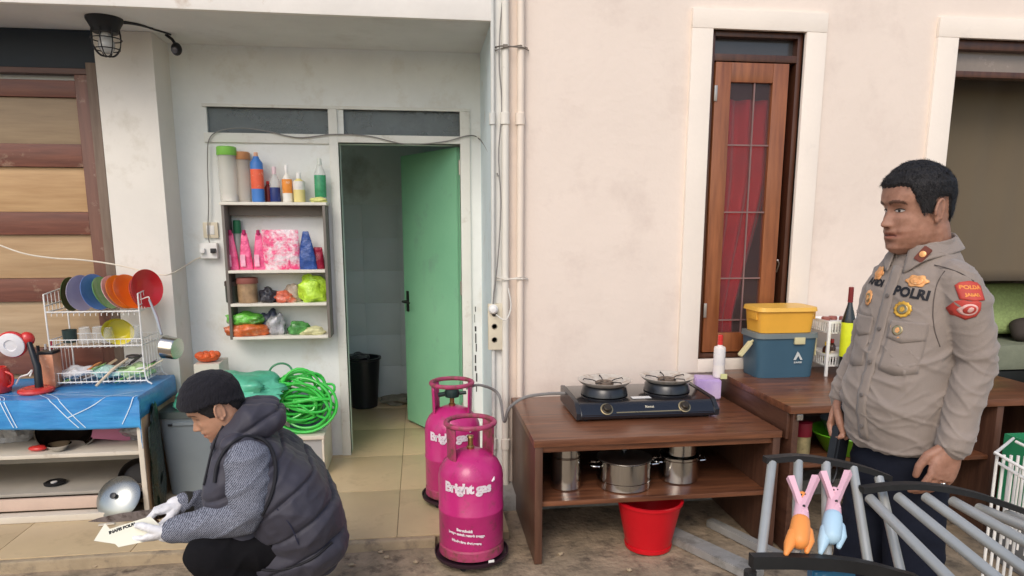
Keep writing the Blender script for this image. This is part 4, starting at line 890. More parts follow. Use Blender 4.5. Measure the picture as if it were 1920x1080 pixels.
# ---------------------------------------------------------------- stove table
A0, A1, B0, B1, AZ = .482, 1.628, 2.885, 3.655, .585
t1 = thing('stove_table', 'low dark walnut table with open shelf carrying the gas stove', 'table', ((A0+A1)/2, (B0+B1)/2, 0))
put('table_top', MB().box(A0-.006, A1+.004, B0-.006, B1, AZ-.032, AZ, .002), walnut_x, t1)
put('side_panel', MB().box(A0, A0+.035, B0, B1, 0, AZ-.033, .002), walnut_z, t1)
put('side_panel', MB().box(A1-.035, A1, B0, B1, 0, AZ-.033, .002), walnut_z, t1)
put('top_rail', MB().box(A0+.036, A1-.036, B0+.012, B0+.03, AZ-.062, AZ-.033, .001), walnut_x, t1)
put('shelf_board', MB().box(A0+.036, A1-.036, B0+.03, B1-.01, .262, .284, .002), walnut_x, t1)
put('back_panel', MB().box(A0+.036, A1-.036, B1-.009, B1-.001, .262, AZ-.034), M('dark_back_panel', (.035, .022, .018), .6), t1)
# stove
gb = M('black_glass_enamel', (.010, .010, .012), .10, 0, .05, 3, coat=1., rvar=.04); gbm = plain('black_enamel', (.018, .02, .024), .3, coat=.3)
S0, S1, U0, U1 = .745, 1.415, 3.13, 3.52; Z0 = AZ+.012; Z1 = AZ+.085
st = thing('gas_stove', 'black two burner gas stove on the walnut table', 'stove', ((S0+S1)/2, (U0+U1)/2, AZ))
sec = [(U0, Z0), (U0-.005, Z0+.02), (U0+.045, Z1-.006), (U0+.06, Z1), (U1, Z1+.004), (U1, Z0)]
g = MB().prism([(S0, y, z) for y, z in sec], (S1-S0, 0, 0)); bmesh.ops.bevel(g.bm, geom=g.bm.edges[:], offset=.004, segments=2, affect='EDGES')
put('stove_body', g, gb, st)
put('end_cap', MB().prism([(S0-.022, y, z) for y, z in [(U0+.004, Z0), (U0, Z0+.03), (U0+.05, Z1-.004), (U0+.065, Z1+.004), (U1, Z1+.008), (U1, Z0)]], (.0215, 0, 0)), gbm, st); put('end_cap', MB().prism([(S1+.0005, y, z) for y, z in [(U0+.004, Z0), (U0, Z0+.03), (U0+.05, Z1-.004), (U0+.065, Z1+.004), (U1, Z1+.008), (U1, Z0)]], (.0215, 0, 0)), gbm, st)
for x in (S0+.03, S1-.03):
    for y in (U0+.04, U1-.04): put('foot', MB().lathe([(.014, 0), (.016, .013), (.001, .0135)], (x, y, AZ), 12), blkp, st)
def front(x, u): y = lerp(U0-.005, U0+.045, u); z = lerp(Z0+.02, Z1-.006, u); return Vector((x, y, z))
fn = Vector((0, -.72, .66)).normalized()
for x in (S0+.13, S1-.15):
    put('knob', MB().lathe([(.024, .001), (.024, .006), (.019, .009), (.018, .024), (.014, .027), (.001, .027)], front(x, .5), 24, ax=fn), M('bronze_knob', (.05, .04, .03), .25, .5), st)
    put('knob_ring', MB().lathe([(.030, .0005), (.031, .003), (.026, .004), (.025, .001)], front(x, .5), 28, ax=fn), M('gold_trim', (.40, .32, .18), .3, .8), st)
def ft(x, y): p = front((S0+S1)/2+.01+x, .5+.0*y); return p+Vector((0, .66, .72)).normalized()*y+fn*.0015
put('lettering', textmesh('Rinnai', .018, lambda x, y: ft(x, y+.006), 0, .0004).mesh('lettering', False), M('pale_gold_print', (.6, .55, .42), .4), st)
put('trim_line', MB().obox(ft(0, -.021)+fn*.001, (.17, 0, 0), (0, .002, .002), (0, -.0008, .0008), 0), MATS['gold_trim'], st)
put('sticker', MB().obox(((S0+S1)/2-.01, U0+.10, Z1+.0035), (.048, 0, 0), (0, .020, 0), (0, 0, .0006)), white, st)
for x, y in ((S0+.165, U0+.20), (S1-.165, U0+.235)):
    b = put('burner', MB().lathe([(.11, Z1+.002), (.118, Z1+.006), (.112, Z1+.04), (.100, Z1+.052), (.095, Z1+.045), (.05, Z1+.025), (.001, Z1+.022)], (x, y, 0), 40), gbm, st)
    put('drip_tray', MB().lathe([(.100, Z1+.052), (.118, Z1+.060), (.134, Z1+.074), (.137, Z1+.078), (.130, Z1+.0775), (.108, Z1+.070), (.07, Z1+.056), (.045, Z1+.054), (.044, Z1+.050), (.07, Z1+.050)], (x, y, 0), 44), M('brushed_tray_steel', (.62, .58, .52), .5, .35, .12, 30, stain=(.40, .30, .22), sscale=22, sthr=.56), b)
    put('burner_head', MB().lathe([(.045, Z1+.03), (.047, Z1+.062), (.04, Z1+.068), (.022, Z1+.066), (.020, Z1+.060), (.001, Z1+.060)], (x, y, 0), 30), M('burner_brown', (.16, .12, .09), .5, .5), b)
    for k in range(5):
        a = 2*math.pi*k/5+.3; d = Vector((math.cos(a), math.sin(a), 0)); p = Vector((x, y, Z1))
        put('pan_support', MB().tube([p+d*.040+Vector((0, 0, .064)), p+d*.060+Vector((0, 0, .072)), p+d*.104+Vector((0, 0, .077)), p+d*.108+Vector((0, 0, .070))], .0028, 6), blk, b)
# pots on the shelf under the stove
def pot(c, r, h, label, lid=True, handles=True, ribs=(.6,)):
    t = thing('cooking_pot', label, 'pot', c, 0, 'steel pots under the stove table'); c = Vector(c)
    pr = [(r*.94, 0), (r, .006)]
    for q in ribs: pr += [(r, h*q-.002), (r*1.02, h*q), (r, h*q+.002)]
    pr += [(r, h), (r*1.03, h+.002), (r*.97, h+.002), (r*.96, .01), (.001, .008)]
    put('pot_body', MB().lathe(pr, c, 48), steel, t)
    if lid: l = put('lid', MB().lathe([(r*1.01, h+.003), (r*1.02, h+.008), (r*.8, h+.018), (r*.3, h+.026), (.001, h+.027)], c, 40), steel2, t); put('lid_knob', MB().lathe([(.006, h+.026), (.006, h+.036), (.018, h+.04), (.016, h+.048), (.001, h+.05)], c, 18), blkp, l)
    if handles:
        for s_ in (-1, 1): put('handle', MB().tube(spline([c+Vector((s_*r, -.035, h*.8)), c+Vector((s_*(r+.035), -.028, h*.82)), c+Vector((s_*(r+.035), .028, h*.82)), c+Vector((s_*r, .035, h*.8))], 5), .005, 8), steel, t)
    return t
SH = .285
pot((.665, 3.09, SH), .073, .215, 'tall narrow steel pot at the left of the shelf under the stove', False, False, (.75, .72))
pot((.945, 3.075, SH), .128, .135, 'wide shiny steel pot in the middle of the shelf under the stove', True, True, (.3,))
pot((1.235, 3.12, SH), .095, .125, 'lower steel pot of the stack at the right of the shelf', False, True, (.9,))
pot((1.24, 3.12, SH+.13), .078, .075, 'small steel pot stacked on top of the right hand pot', True, False, ())
c = Vector((1.052, 3.00, 0)); t = thing('red_bucket', 'bright red plastic bucket on the floor under the table shelf', 'bucket', c)
put('bucket_body', MB().lathe([(.106, .0), (.110, .004), (.112, .022), (.108, .024), (.150, .228), (.158, .230), (.159, .242), (.147, .243), (.104, .012), (.001, .010)], c, 44), M('red_bucket_plastic', (.58, .006, .014), .38, 0, .06, 4), t)
put('bucket_handle', MB().tube(spline([c+Vector((.155, 0, .236)), c+Vector((.12, .09, .20)), c+Vector((0, .15, .19)), c+Vector((-.12, .09, .20)), c+Vector((-.155, 0, .236))], 6), .003, 6), wirew, t)
# purple box and spray bottle at the right end of the stove table
p = atz(1350, 745, AZ); one('purple_box', MB().obox(Vector((1.545, 3.54, AZ+.055)), (.065, -.02, 0), (.02, .065, 0), (0, 0, .053), .006), M('purple_print_box', (.35, .22, .55), .45, 0, .1, 5, col2=(.62, .50, .68)), 'purple and white carton at the right end of the stove table', 'box')
t = bottle('spray_bottle', 'white bottle with red cap standing on the purple carton', Vector((1.600, 3.52, AZ+.111)), .031, .235, plain('warm_white_plastic', (.78, .73, .68), .35), redg, (M('white_label_b', (.75, .72, .70), .5, 0, .05, 30, stain=(.35, .30, .60), sscale=40, sthr=.64), .3, .68), .35, .45, .22, .72)
one('yellow_card', MB().obox(Vector((1.61, 3.475, AZ+.125)), (.018, 0, 0), (0, .003, 0), (0, 0, .014), .001), M('yellow_green_label', (.66, .66, .32), .5), 'small yellow green tag at the foot of the red capped bottle', 'tag')

# ---------------------------------------------------------------- second, higher table
Q0, Q1, V0, V1, QZ = 1.668, 3.06, 2.86, 3.67, .705
t2 = thing('side_table', 'higher dark walnut table holding the cool box at the right', 'table', ((Q0+Q1)/2, (V0+V1)/2, 0))
put('table_top', MB().box(Q0-.02, Q1+.05, V0-.01, V1, QZ-.034, QZ, .002), walnut_x, t2)
put('side_panel', MB().box(Q0, Q0+.03, V0, V1, 0, QZ-.035, .002), walnut_y, t2); put('side_panel', MB().box(2.70, 2.735, V0, V1, 0, QZ-.035, .002), walnut_z, t2)
put('drawer_panel', MB().box(Q0-.018, Q0-.001, V0+.02, V1-.02, QZ-.16, QZ-.035, .002), walnut_y, t2)
put('shelf_board', MB().box(Q0+.031, 2.699, V0+.02, V1-.02, .40, .42, .002), walnut_x, t2)
put('back_panel', MB().box(Q0+.031, 2.699, V1-.018, V1-.005, .05, QZ-.036, .001), MATS['walnut_laminate_side'], t2)
put('side_panel', MB().box(Q1, Q1+.03, V0, V1, 0, QZ-.035, .002), walnut_z, t2)
put('back_panel', MB().box(2.736, Q1-.001, V1-.018, V1-.005, .05, QZ-.036, .001), walnut_x, t2)
for x in (Q0+.06,): put('corner_bracket', MB().obox((x-.035, V0-.013, QZ-.05), (.016, 0, 0), (0, .002, 0), (0, 0, .014), .002), steel, t2)
cbm = plain('slate_blue_box', (.045, .105, .155), .42); tr = plain('grey_trim', (.16, .19, .19), .45); bei = plain('pale_yellow_strap', (.62, .56, .32), .5)
K0, K1, W0, W1 = 1.765, 2.105, 3.41, 3.63
cb_ = thing('cool_box', 'slate blue cool box with grey rim and pale latch', 'cool box', ((K0+K1)/2, (W0+W1)/2, QZ))
put('box_body', taper(((K0+K1)/2, (W0+W1)/2, QZ), (K1-K0)/2-.012, (W1-W0)/2-.01, (K1-K0)/2, (W1-W0)/2, .001, .215), cbm, cb_)
put('rim', taper(((K0+K1)/2, (W0+W1)/2, QZ), (K1-K0)/2+.008, (W1-W0)/2+.008, (K1-K0)/2+.006, (W1-W0)/2+.006, .216, .242, 3), tr, cb_)
put('latch', MB().box((K0+K1)/2+.025, (K0+K1)/2+.085, W0-.013, W0-.001, QZ+.185, QZ+.222, .003), bei, cb_)
put('handle', MB().obox(Vector((K0-.045, W0+.06, QZ+.155)), (.030, 0, .038), (-.009, 0, .007), (0, .014, 0), .004), bei, cb_); put('handle', MB().obox(Vector((K1+.012, W0+.06, QZ+.16)), (.004, 0, .0), (0, .014, 0), (0, 0, .05), .002), bei, cb_)
put('handle_arm', MB().tube([(K0-.002, W0+.06, QZ+.20), (K0-.03, W0+.06, QZ+.185)], .006, 8), bei, cb_)
g = MB().prism([((K0+K1)/2+.055+x, W0-.0035, QZ+.10+z) for x, z in ((-.026, 0), (-.006, .045), (.002, .040), (.026, 0), (.013, 0), (.0, .022), (-.012, 0))], (0, -.0012, 0)); addmb(g, textmesh('SUNRISE', .012, lambda x, y: ((K0+K1)/2+.055+x, W0-.004, QZ+.086+y), 0, .0005))
put('printed_emblem', g.mesh('printed_emblem', False), M('pale_print', (.55, .58, .56), .5), cb_)
yb_ = thing('food_container', 'yellow lidded plastic container on top of the blue cool box', 'container', ((K0+K1)/2, (W0+W1)/2, QZ+.243))
amb = plain('amber_plastic', (.78, .40, .05), .38, col2=None)
put('container_body', taper(((K0+K1)/2-.005, (W0+W1)/2, QZ+.243), .148, .095, .158, .105, .001, .115), amb, yb_); put('lid', taper(((K0+K1)/2-.005, (W0+W1)/2, QZ+.243), .170, .116, .166, .112, .116, .137, 3), plain('pale_amber_plastic', (.82, .47, .08), .38), yb_)
for x in (-.168, .158): put('clip', MB().box((K0+K1)/2+x, (K0+K1)/2+x+.012, W0+.05, W0+.15, QZ+.31, QZ+.37, .003), amb, yb_)
# white two tier basket with jars
b0, b1, y0, y1 = 2.165, 2.43, 3.42, 3.62; bt = thing('basket_rack', 'white plastic two tier basket rack filled with small jars', 'rack', ((b0+b1)/2, (y0+y1)/2, QZ))
for x in (b0, b1):
    for y in (y0, y1): put('post', MB().box(x-.008, x+.008, y-.006, y+.006, QZ+.001, QZ+.30, .002), white, bt)
for z in (QZ+.055, QZ+.235):
    put('tray', MB().box(b0, b1, y0, y1, z, z+.006, .001), white, bt)
    put('tray_rim', open_box(b0-.004, b1+.004, y0-.004, y1+.004, z+.055, z+.068, .006), white, bt)
    for k in range(1, 16): x = lerp(b0, b1, k/16); put('slat', MB().box(x-.003, x+.003, y0-.004, y0, z+.006, z+.056), white, bt)
    for k in range(1, 10): y = lerp(y0, y1, k/10); put('slat', MB().box(b0-.004, b0, y-.003, y+.003, z+.006, z+.056), white, bt)
brn = M('brown_glass', (.06, .02, .01), .15, 0, .3, 12, coat=.6)
for k, (x, h, m, cp_) in enumerate(((2.195, .12, brn, yellow), (2.245, .13, brn, redg), (2.295, .11, MATS['dull_red_lid'], blkp), (2.345, .12, brn, green), (2.395, .10, yellow, redg))):
    bottle('sauce_bottle', ['yellow capped', 'red capped brown', 'dull red', 'green capped brown', 'yellow'][k]+' sauce bottle on the lower tier of the white basket', (x, 3.48+.03*(k % 2), QZ+.062), .021, h, m, cp_, (M('lab_%d' % k, ((.6, .6, .1), (.6, .5, .4), (.5, .1, .08), (.2, .4, .1), (.7, .6, .3))[k], .5), .15, .5), .4, .5, .15, .7, 'sauce bottles in the white basket')
for k in range(5):
    jar('spice_jar', ['leftmost', 'second', 'third', 'fourth', 'rightmost'][k]+' small red brown lidded jar on the top tier of the basket', Vector((2.19+k*.052, 3.50+.02*(k % 2), QZ+.242)), .022, .075, (milky, clear, milky, clear, milky)[k], MATS['dull_red_lid'], .018)['group'] = 'spice jars in the white basket'
bottle('sauce_bottle', 'tall black bottle with bright yellow label behind the man\'s arm', Vector((aty(1588, 640, 3.36).x, 3.36, QZ+.001)), .034, .49, M('black_sauce', (.012, .014, .01), .2, coat=.6), M('wine_cap', (.20, .02, .02), .4), (M('lemon_label', (.66, .72, .02), .45, 0, .08, 20), .25, .62), .32, .38, .16, .66)
# under the side table
c = Vector((1.80, 3.0, .421)); t = jar('food_jar', 'jar with dark red lid and gold band under the side table', c, .042, .17, M('gold_band', (.45, .38, .20), .3, .5, .3, 25), M('dark_red_lid', (.20, .01, .025), .4), .07)
c = Vector((2.05, 3.02, .421)); t = thing('green_basin', 'lime green plastic basin with a grey bowl under the side table', 'basin', c)
put('basin_body', MB().lathe([(.09, 0), (.10, .004), (.165, .10), (.175, .104), (.172, .108), (.158, .102), (.092, .01), (.001, .008)], c, 44), plain('lime_basin_plastic', (.13, .42, .02), .35, coat=.2), t)
one('grey_bowl', MB().lathe([(.07, 0), (.08, .003), (.115, .07), (.118, .074), (.110, .07), (.074, .012), (.001, .01)], c+Vector((0, .02, .085)), 40), M('dark_grey_bowl', (.09, .10, .11), .35), 'dark grey bowl sitting inside the lime green basin', 'bowl')
# room things seen beyond the wide window: sofa
sofm = M('grey_green_fabric', (.20, .22, .16), .9, 0, .12, 12, bump=.3, bscale=120)
t = thing('sofa', 'grey green sofa with dark base seen through the wide window', 'sofa', (3.9, 4.45, .04))
put('seat', MB().box(3.2, 5.0, 4.12, 4.95, .54, .72, .03), sofm, t); put('base', MB().box(3.2, 5.0, 4.14, 4.95, .04, .535, .01), M('black_upholstery', (.015, .017, .016), .5, 0, .2, 5), t)
put('backrest', MB().box(3.2, 5.0, 4.96, 5.15, .04, .86, .03), sofm, t)
def cushion(c, wx, h, wy, rx): 
    b = MB(); b.ell((0, 0, 0), 1, 1, 1, None, 32, 20); q = Matrix.Rotation(rx, 3, 'X')
    for v in b.bm.verts:
        p = v.co; s2 = lambda a, e: math.copysign(abs(a)**e, a); p2 = Vector((s2(p.x, .5)*wx/2, p.y*wy/2*(1+.08*noise.noise(p*3)), s2(p.z, .5)*h/2)); v.co = Vector(c)+q @ p2
    return b
one('green_cushion', cushion((4.10, 4.40, .93), .55, .36, .16, R(-14)), M('pale_green_weave', (.38, .50, .20), .85, 0, .2, 60, bump=.4, bscale=160), 'pale green cushion standing on the sofa behind the man', 'cushion')
one('dark_cushion', cushion((4.22, 4.24, .80), .36, .17, .14, R(-30)), M('brown_black_weave', (.05, .04, .035), .85), 'dark brown cushion lying before the pale green cushion', 'cushion')
one('houseplant_pot', bag((3.84, 4.50, 1.09), .05, .05, .09, 4, .5), dkgreen, 'small dark green ornament above the green cushion', 'ornament')

# ---------------------------------------------------------------- curved tube racks in the foreground
tubem = M('grey_metal_tube', (.44, .45, .43), .32, .35, .12, 5, stain=(.42, .40, .36), sscale=6, sthr=.58); railm = M('black_rail_metal', (.022, .022, .022), .5, .3, .2, 8)
def rack(label, top, bot, tubes, r, legs):
    tp, bt_ = spline(top, 6), spline(bot, 6); c = sum(bot, Vector())/len(bot); c.z = 0
    t = thing('tube_rack', label, 'tube rack', c, 0, 'curved tube racks in the foreground')
    for nm, P, h in (('curved_rail', tp, .013), ('curved_rail', bt_, .026)):
        g = MB(); rings = []
        for i, p in enumerate(P):
            d = (P[min(i+1, len(P)-1)]-P[max(i-1, 0)]).normalized(); s2 = d.cross(Vector((0, 0, 1))).normalized()
            rings.append([p+s2*a*.010+Vector((0, 0, 1))*b*h/2 for a, b in ((-1, -1), (1, -1), (1, 1), (-1, 1))])
        put(nm, g.rings(rings), railm, t)
    for a, b in tubes:
        put('tube', MB().lathe([(r*.7, -.012), (r, -.010), (r, 0)]+[(r, (b-a).length*k/6) for k in range(1, 7)]+[(r*.7, (b-a).length+.004)], a, 18, ax=(b-a)), tubem, t)
    for p in legs:
        q = p.copy(); q.z = .005; put('leg', MB().tube([p-Vector((0, 0, .02)), q], .012, 10), railm, t)
    return t
YA, YB = 1.36, 1.18
T = lambda x, y, Y: aty(x, y, Y)
top = [T(1434, 862, YA), T(1500, 858, YA), T(1570, 868, YA), T(1622, 880, YA), T(1668, 896, YA)]
bot = [T(1408, 1052, YB), T(1480, 1052, YB), T(1560, 1056, YB), T(1630, 1066, YB), T(1720, 1090, YB)]
tubes = [(T(a, b, YA-.012)+Vector((0, 0, -.006)), T(c, d, YB+.02)) for a, b, c, d in ((1447, 870, 1427, 1042), (1497, 868, 1492, 1042), (1549, 871, 1550, 1046), (1601, 880, 1628, 1058), (1650, 898, 1690, 1078))]
rack('left curved black rack of grey tubes carrying two pink clips', top, bot, tubes, .0098, [bot[0], bot[-1]])
Yc, Yd = 1.30, 1.02
top2 = [T(1615, 918, Yc), T(1680, 911, Yc), T(1750, 913, Yc), T(1830, 928, Yc), T(1930, 962, Yc)]
tub2 = [(T(a, b, Yc-.014)+Vector((0, 0, -.006)), T(c, d, Yd)) for a, b, c, d in ((1636, 934, 1800, 1105), (1690, 931, 1895, 1105), (1742, 931, 1960, 1095), (1793, 938, 2010, 1065), (1842, 950, 2050, 1040), (1895, 962, 2080, 1030))]
bot2 = [T(1700, 1140, Yd-.02), T(1810, 1112, Yd-.02), T(1900, 1110, Yd-.02), T(1980, 1092, Yd-.02), T(2075, 1035, Yd-.02)]
rack('right curved black rack with grey tubes running off the picture corner', top2, bot2, tub2, .0108, [bot2[0], bot2[-1]])
# pink clips hung over the tubes
pk = plain('pale_pink_rubber', (.80, .48, .55), .45); eye = plain('clip_eye_black', (.02, .02, .02), .3)
for k, (cx_, cy_, m2, lb) in enumerate(((1497, 945, plain('clip_orange', (.85, .30, .07), .45), 'pink and orange clip with raised arms on the second tube'), (1557, 936, plain('clip_pale_blue', (.42, .60, .72), .45), 'pink and pale blue clip with raised arms on the third tube'))):
    def CP(dx, dy, off=.0): 
        v = (cy_+dy-868)/176; Yv = lerp(YA, YB, v); p = T(cx_+dx, cy_+dy, Yv); return p+Vector((0, -.55, .83))*(off+.016)
    t = thing('pink_clip', lb, 'clip', CP(0, 20), 0, 'pink clips on the left tube rack')
    for s_ in (-1, 1): put('arm', MB().tube([CP(-s_*5, 30, .006), CP(s_*4, 10, .008+.003*s_), CP(s_*14, -12, .010), CP(s_*24, -36, .012)], [.009, .0085, .0078, .0095], 4), pk, t)
    put('head', MB().ell(CP(0, -2, .001), .014, .009, .015), m2 if k == 0 else pk, t)
    bd_ = put('body', MB().capsule([CP(0, 10, .0), CP(0, 28, .0), CP(-1, 44, .0)], [.012, .015, .017], 16), pk, t)
    put('nose', MB().ell(CP(0, 20, .016), .003, .003, .003), eye, bd_)
    for s_ in (-1, 1): put('eye', MB().ell(CP(s_*3.5, -3, .012), .0022, .0022, .0025), eye, t)
    sk = MB().capsule([CP(-1, 42, .0), CP(-2, 58, -.002), CP(-2, 72, -.006)], [.018, .020, .019], 18)
    put('skirt', sk, m2, t)
    put('leg', MB().capsule([CP(-13, 62, -.004), CP(-20, 80, -.006), CP(-25, 96, -.010)] if k == 0 else [CP(-12, 62, -.006), CP(-15, 82, -.012), CP(-17, 98, -.020)], [.012, .011, .005], 12), m2, t)
    put('leg', MB().capsule([CP(13, 58, -.004), CP(18, 74, -.008), CP(15, 90, -.014)], [.011, .010, .005], 12), m2, t)
one('blue_label_box', MB().obox(T(1558, 1082, 1.22), (.045, -.004, 0), (.002, .014, 0), (0, 0, .022), .003), M('blue_label', (.03, .16, .30), .35, 0, .1, 10, stain=(.6, .7, .75), sscale=40, sthr=.6), 'small blue labelled packet below the left tube rack', 'packet')
# white wire basket with green crate at the right edge
X0_ = aty(1872, 850, 2.25).x
wr = thing('wire_stand', 'white wire stand holding a green crate at the right edge', 'stand', (X0_+.12, 2.3, 0))
zt_ = aty(1872, 852, 2.25).z
for k in range(5):
    x = X0_+k*.022; put('wire_upright', MB().tube([(x, 2.25-k*.008, .02), (x-.004, 2.25-k*.008, zt_)], .0055, 8), wirew, wr)
for (a, b) in (((1865, 848, 2.25), (2000, 925, 2.0)), ((1872, 868, 2.25), (2000, 945, 2.0)), ((1905, 828, 2.35), (2010, 880, 2.1)), ((1866, 850, 2.25), (1900, 822, 2.6)), ((1868, 960, 2.25), (1990, 1040, 2.0)), ((1868, 972, 2.25), (1990, 1056, 2.0))):
    put('wire_rail', MB().tube([aty(*a), aty(*b)], .006, 8), wirew, wr)
for k in range(7):
    p, q = aty(1900, 868, 2.2), aty(1985, 925, 2.0); u = k/6; v = p.lerp(q, u); put('wire_bar', MB().tube([v, v-Vector((0, 0, .30))], .004, 6), wirew, wr)
cg = aty(1990, 900, 2.42); one('green_crate', open_box(cg.x-.06, cg.x+.30, 2.36, 2.66, cg.z-.18, cg.z+.13, .008), plain('crate_green', (.03, .25, .11), .4), 'green plastic crate behind the white wires at the right edge', 'crate')
one('crate_stand', MB().box(cg.x-.04, cg.x+.28, 2.38, 2.64, 0, cg.z-.181, .004), M('grey_crate_block', (.2, .2, .2), .7), 'grey block under the green crate', 'block')
# ---------------------------------------------------------------- people
def ga(v, s): return math.exp(-(v/s)**2)
XF = [(-.120, .050), (-.112, .070), (-.100, .080), (-.088, .078), (-.074, .081), (-.064, .080), (-.055, .083), (-.042, .079), (-.025, .078), (-.005, .076), (.012, .080), (.024, .087), (.040, .087), (.060, .083), (.080, .070), (.097, .050), (.110, .026), (.118, .004)]
XB = [(-.120, .020), (-.112, .010), (-.100, -.004), (-.085, -.03), (-.065, -.062), (-.04, -.082), (-.01, -.096), (.03, -.103), (.06, -.098), (.085, -.080), (.102, -.055), (.114, -.026), (.118, -.006)]
WD = [(-.120, .018), (-.112, .032), (-.100, .050), (-.085, .061), (-.065, .068), (-.04, .071), (-.015, .071), (.01, .074), (.04, .077), (.06, .074), (.08, .063), (.098, .044), (.110, .025), (.118, .004)]
NA = [(-.052, 0, .010), (-.046, .008, .011), (-.039, .024, .012), (-.032, .025, .0115), (-.02, .017, .010), (-.006, .009, .009), (.008, .004, .009), (.018, .0, .010)]
def head_pt(az, z, grow=0.):
    xf, xb, w_ = curve(XF, z)[0], curve(XB, z)[0], curve(WD, z)[0]; c, s = math.cos(az), math.sin(az); xc = min(-.012, (xf+xb)/2) if z < .1 else (xf+xb)/2
    if c > 0: x = xc+(xf-xc)*c**.92; y = w_*math.copysign(abs(s)**.88, s)
    else: x = xc-(xc-xb)*abs(c)**.95; y = w_*math.copysign(abs(s)**.95, s)
    if c > .2 and not grow:
        a, sg = curve(NA, z); 
        if -.052 < z < .018: x += a*ga(y, sg)
        for t in (-1, 1):
            x += .007*ga(y-t*.0145, .006)*ga(z+.038, .006)
            x -= .013*ga(y-t*.030, .015)*ga(z-.002, .012); x += .0075*ga(y-t*.031, .011)*ga(z-.001, .0085)
            x += .0045*ga(y-t*.028, .018)*ga(z-.022, .007); x += .004*ga(y-t*.045, .016)*ga(z+.022, .014); x -= .0025*ga(y-t*.030, .007)*ga(z+.052, .014)
        for t in (-1, 1):
            for k in range(6): yy, zz = .017+.0028*k, -.034-.0065*k; x -= .0011*ga(y-t*yy, .0042)*ga(z-zz, .0055)
            x -= .0016*ga(y-t*.031, .013)*ga(z+.0125, .003)
        x += .0045*ga(y, .020)*ga(z+.057, .0045)-.0055*ga(y, .026)*ga(z+.0645, .0024)+.0055*ga(y, .018)*ga(z+.072, .005)-.003*ga(y, .02)*ga(z+.083, .005)
        x -= .003*ga(y, .0045)*ga(z+.050, .004)
    if grow:
        n = Vector((c, s*1.2, max(0, (z-.02)*14))).normalized(); x += n.x*grow; y += n.y*grow; return Vector((x, y, z+n.z*grow))
    return Vector((x, y, z))
def head_mesh(X, nz=96, na=128):
    g = MB(); zs = [-.120+.238*(.5-.5*math.cos(math.pi*i/nz)) for i in range(nz+1)]
    g.rings([[X @ head_pt(2*math.pi*k/na, z) for k in range(na)] for z in zs])
    for s in (-1, 1):                                             # ears
        q = Matrix.Rotation(R(-14), 3, 'Y') @ Matrix.Rotation(R(s*20), 3, 'Z')
        e = MB().ell((0, 0, 0), .017, .0055, .031, q, 18, 12); e.tube([q @ Vector((.0165*math.cos(a), s*.004, .030*math.sin(a)-.001)) for a in [R(k) for k in range(-30, 235, 15)]], .0042, 8)
        e.ell((.004, s*.001, -.026), .008, .0045, .009, q, 12, 8)
        for v in e.bm.verts: v.co = X @ (v.co+Vector((-.014, s*.078, -.006)))
        addmb(g, e)
    return g
def hairline(deg):
    return curve([(0, .058), (30, .060), (46, .055), (54, .040), (60, .012), (68, -.016), (84, -.018), (90, .024), (112, .024), (124, -.022), (150, -.055), (180, -.062)], abs(deg))[0]
def cap_mesh(X, line, top, side, rough, nz=80, na=150, cuff=0., seed=0.):
    g = MB(); rings = []; masks = []
    for i in range(nz+1):
        z = -.10+.2178*(.5-.5*math.cos(math.pi*i/nz)) if i < nz else .1179; r = []
        for k in range(na):
            az = 2*math.pi*k/na; dg = math.degrees(az); dg = dg if dg <= 180 else dg-360; hl = line(dg)+.004*noise.noise(Vector((math.cos(az)*9, math.sin(az)*9, seed)))
            m = min(1, max(0, (z-hl)/.010)); m = m*m*(3-2*m); u = min(1, max(0, (z-.02)/.09))
            o = lerp(-.006, lerp(side, top, u)+cuff*ga(z-hl-.012, .012), m)
            p = head_pt(az, z, max(o, .0005)) if o > 0 else head_pt(az, z, .0005)*(1+o*9)
            p += Vector((math.cos(az), math.sin(az), .4))*rough*m*(noise.noise(Vector((math.cos(az)*22, math.sin(az)*22, z*150+seed)))+.6*noise.noise(p*260))
            r.append(X @ p); masks.append(m)
        rings.append(r)
    g.rings(rings); g.bm.verts.ensure_lookup_table(); g.bm.verts.index_update()
    bmesh.ops.delete(g.bm, geom=[f for f in g.bm.faces if all(masks[v.index] <= 0 for v in f.verts)], context='FACES')
    return g
def skin_color(p, down=False, beard=.25):
    """colour of skin, lips, brows and eyes, with painted lid shade, at head-space point p"""
    c = Vector((1, 1, 1))
    if p.x > .03 and -.13 < p.z < .12 and abs(p.y) < .075:
        ay = abs(p.y)
        c = c.lerp(Vector((.86, .80, .80)), beard*min(1, max(0, (-.045-p.z)/.02))*(1 if p.x > .02 else 0))
        c = c.lerp(Vector((.80, .46, .45)), .75*ga(p.y, .024)**.5*min(1, ga(p.z+.0645, .0105)**2*1.6))
        if ay < .026 and abs(p.z+.0648) < .0022: c = Vector((.30, .14, .13))
        bz = .021+.006*(1-((ay-.030)/.02)**2)-.002
        if .010 < ay < .052 and abs(p.z-bz) < .0045: c = c.lerp(Vector((.13, .10, .095)), .82)
        ez = -.001 if down else .001; h = .0020 if down else .0026
        q = ((ay-.031)/.0145)**2
        if q < 1:
            top = ez+h*(1-q)**.5; bot = ez-h*.8*(1-q)**.5
            dz = p.z-ez+.0012*q
            if down and abs(dz) < .0023: c = Vector((.13, .09, .08)) if dz > -.0002 or abs(ay-.030) < .005 else Vector((.75, .70, .68))
            elif 0 < dz < .006: c = c*.84  # shade above and below the lids, painted into the skin tint
            elif -.006 < dz < 0: c = c*.88
        if ay < .022 and -.046 < p.z < -.041 and 0.004 < ay < .011: c = Vector((.35, .2, .18))
    return c
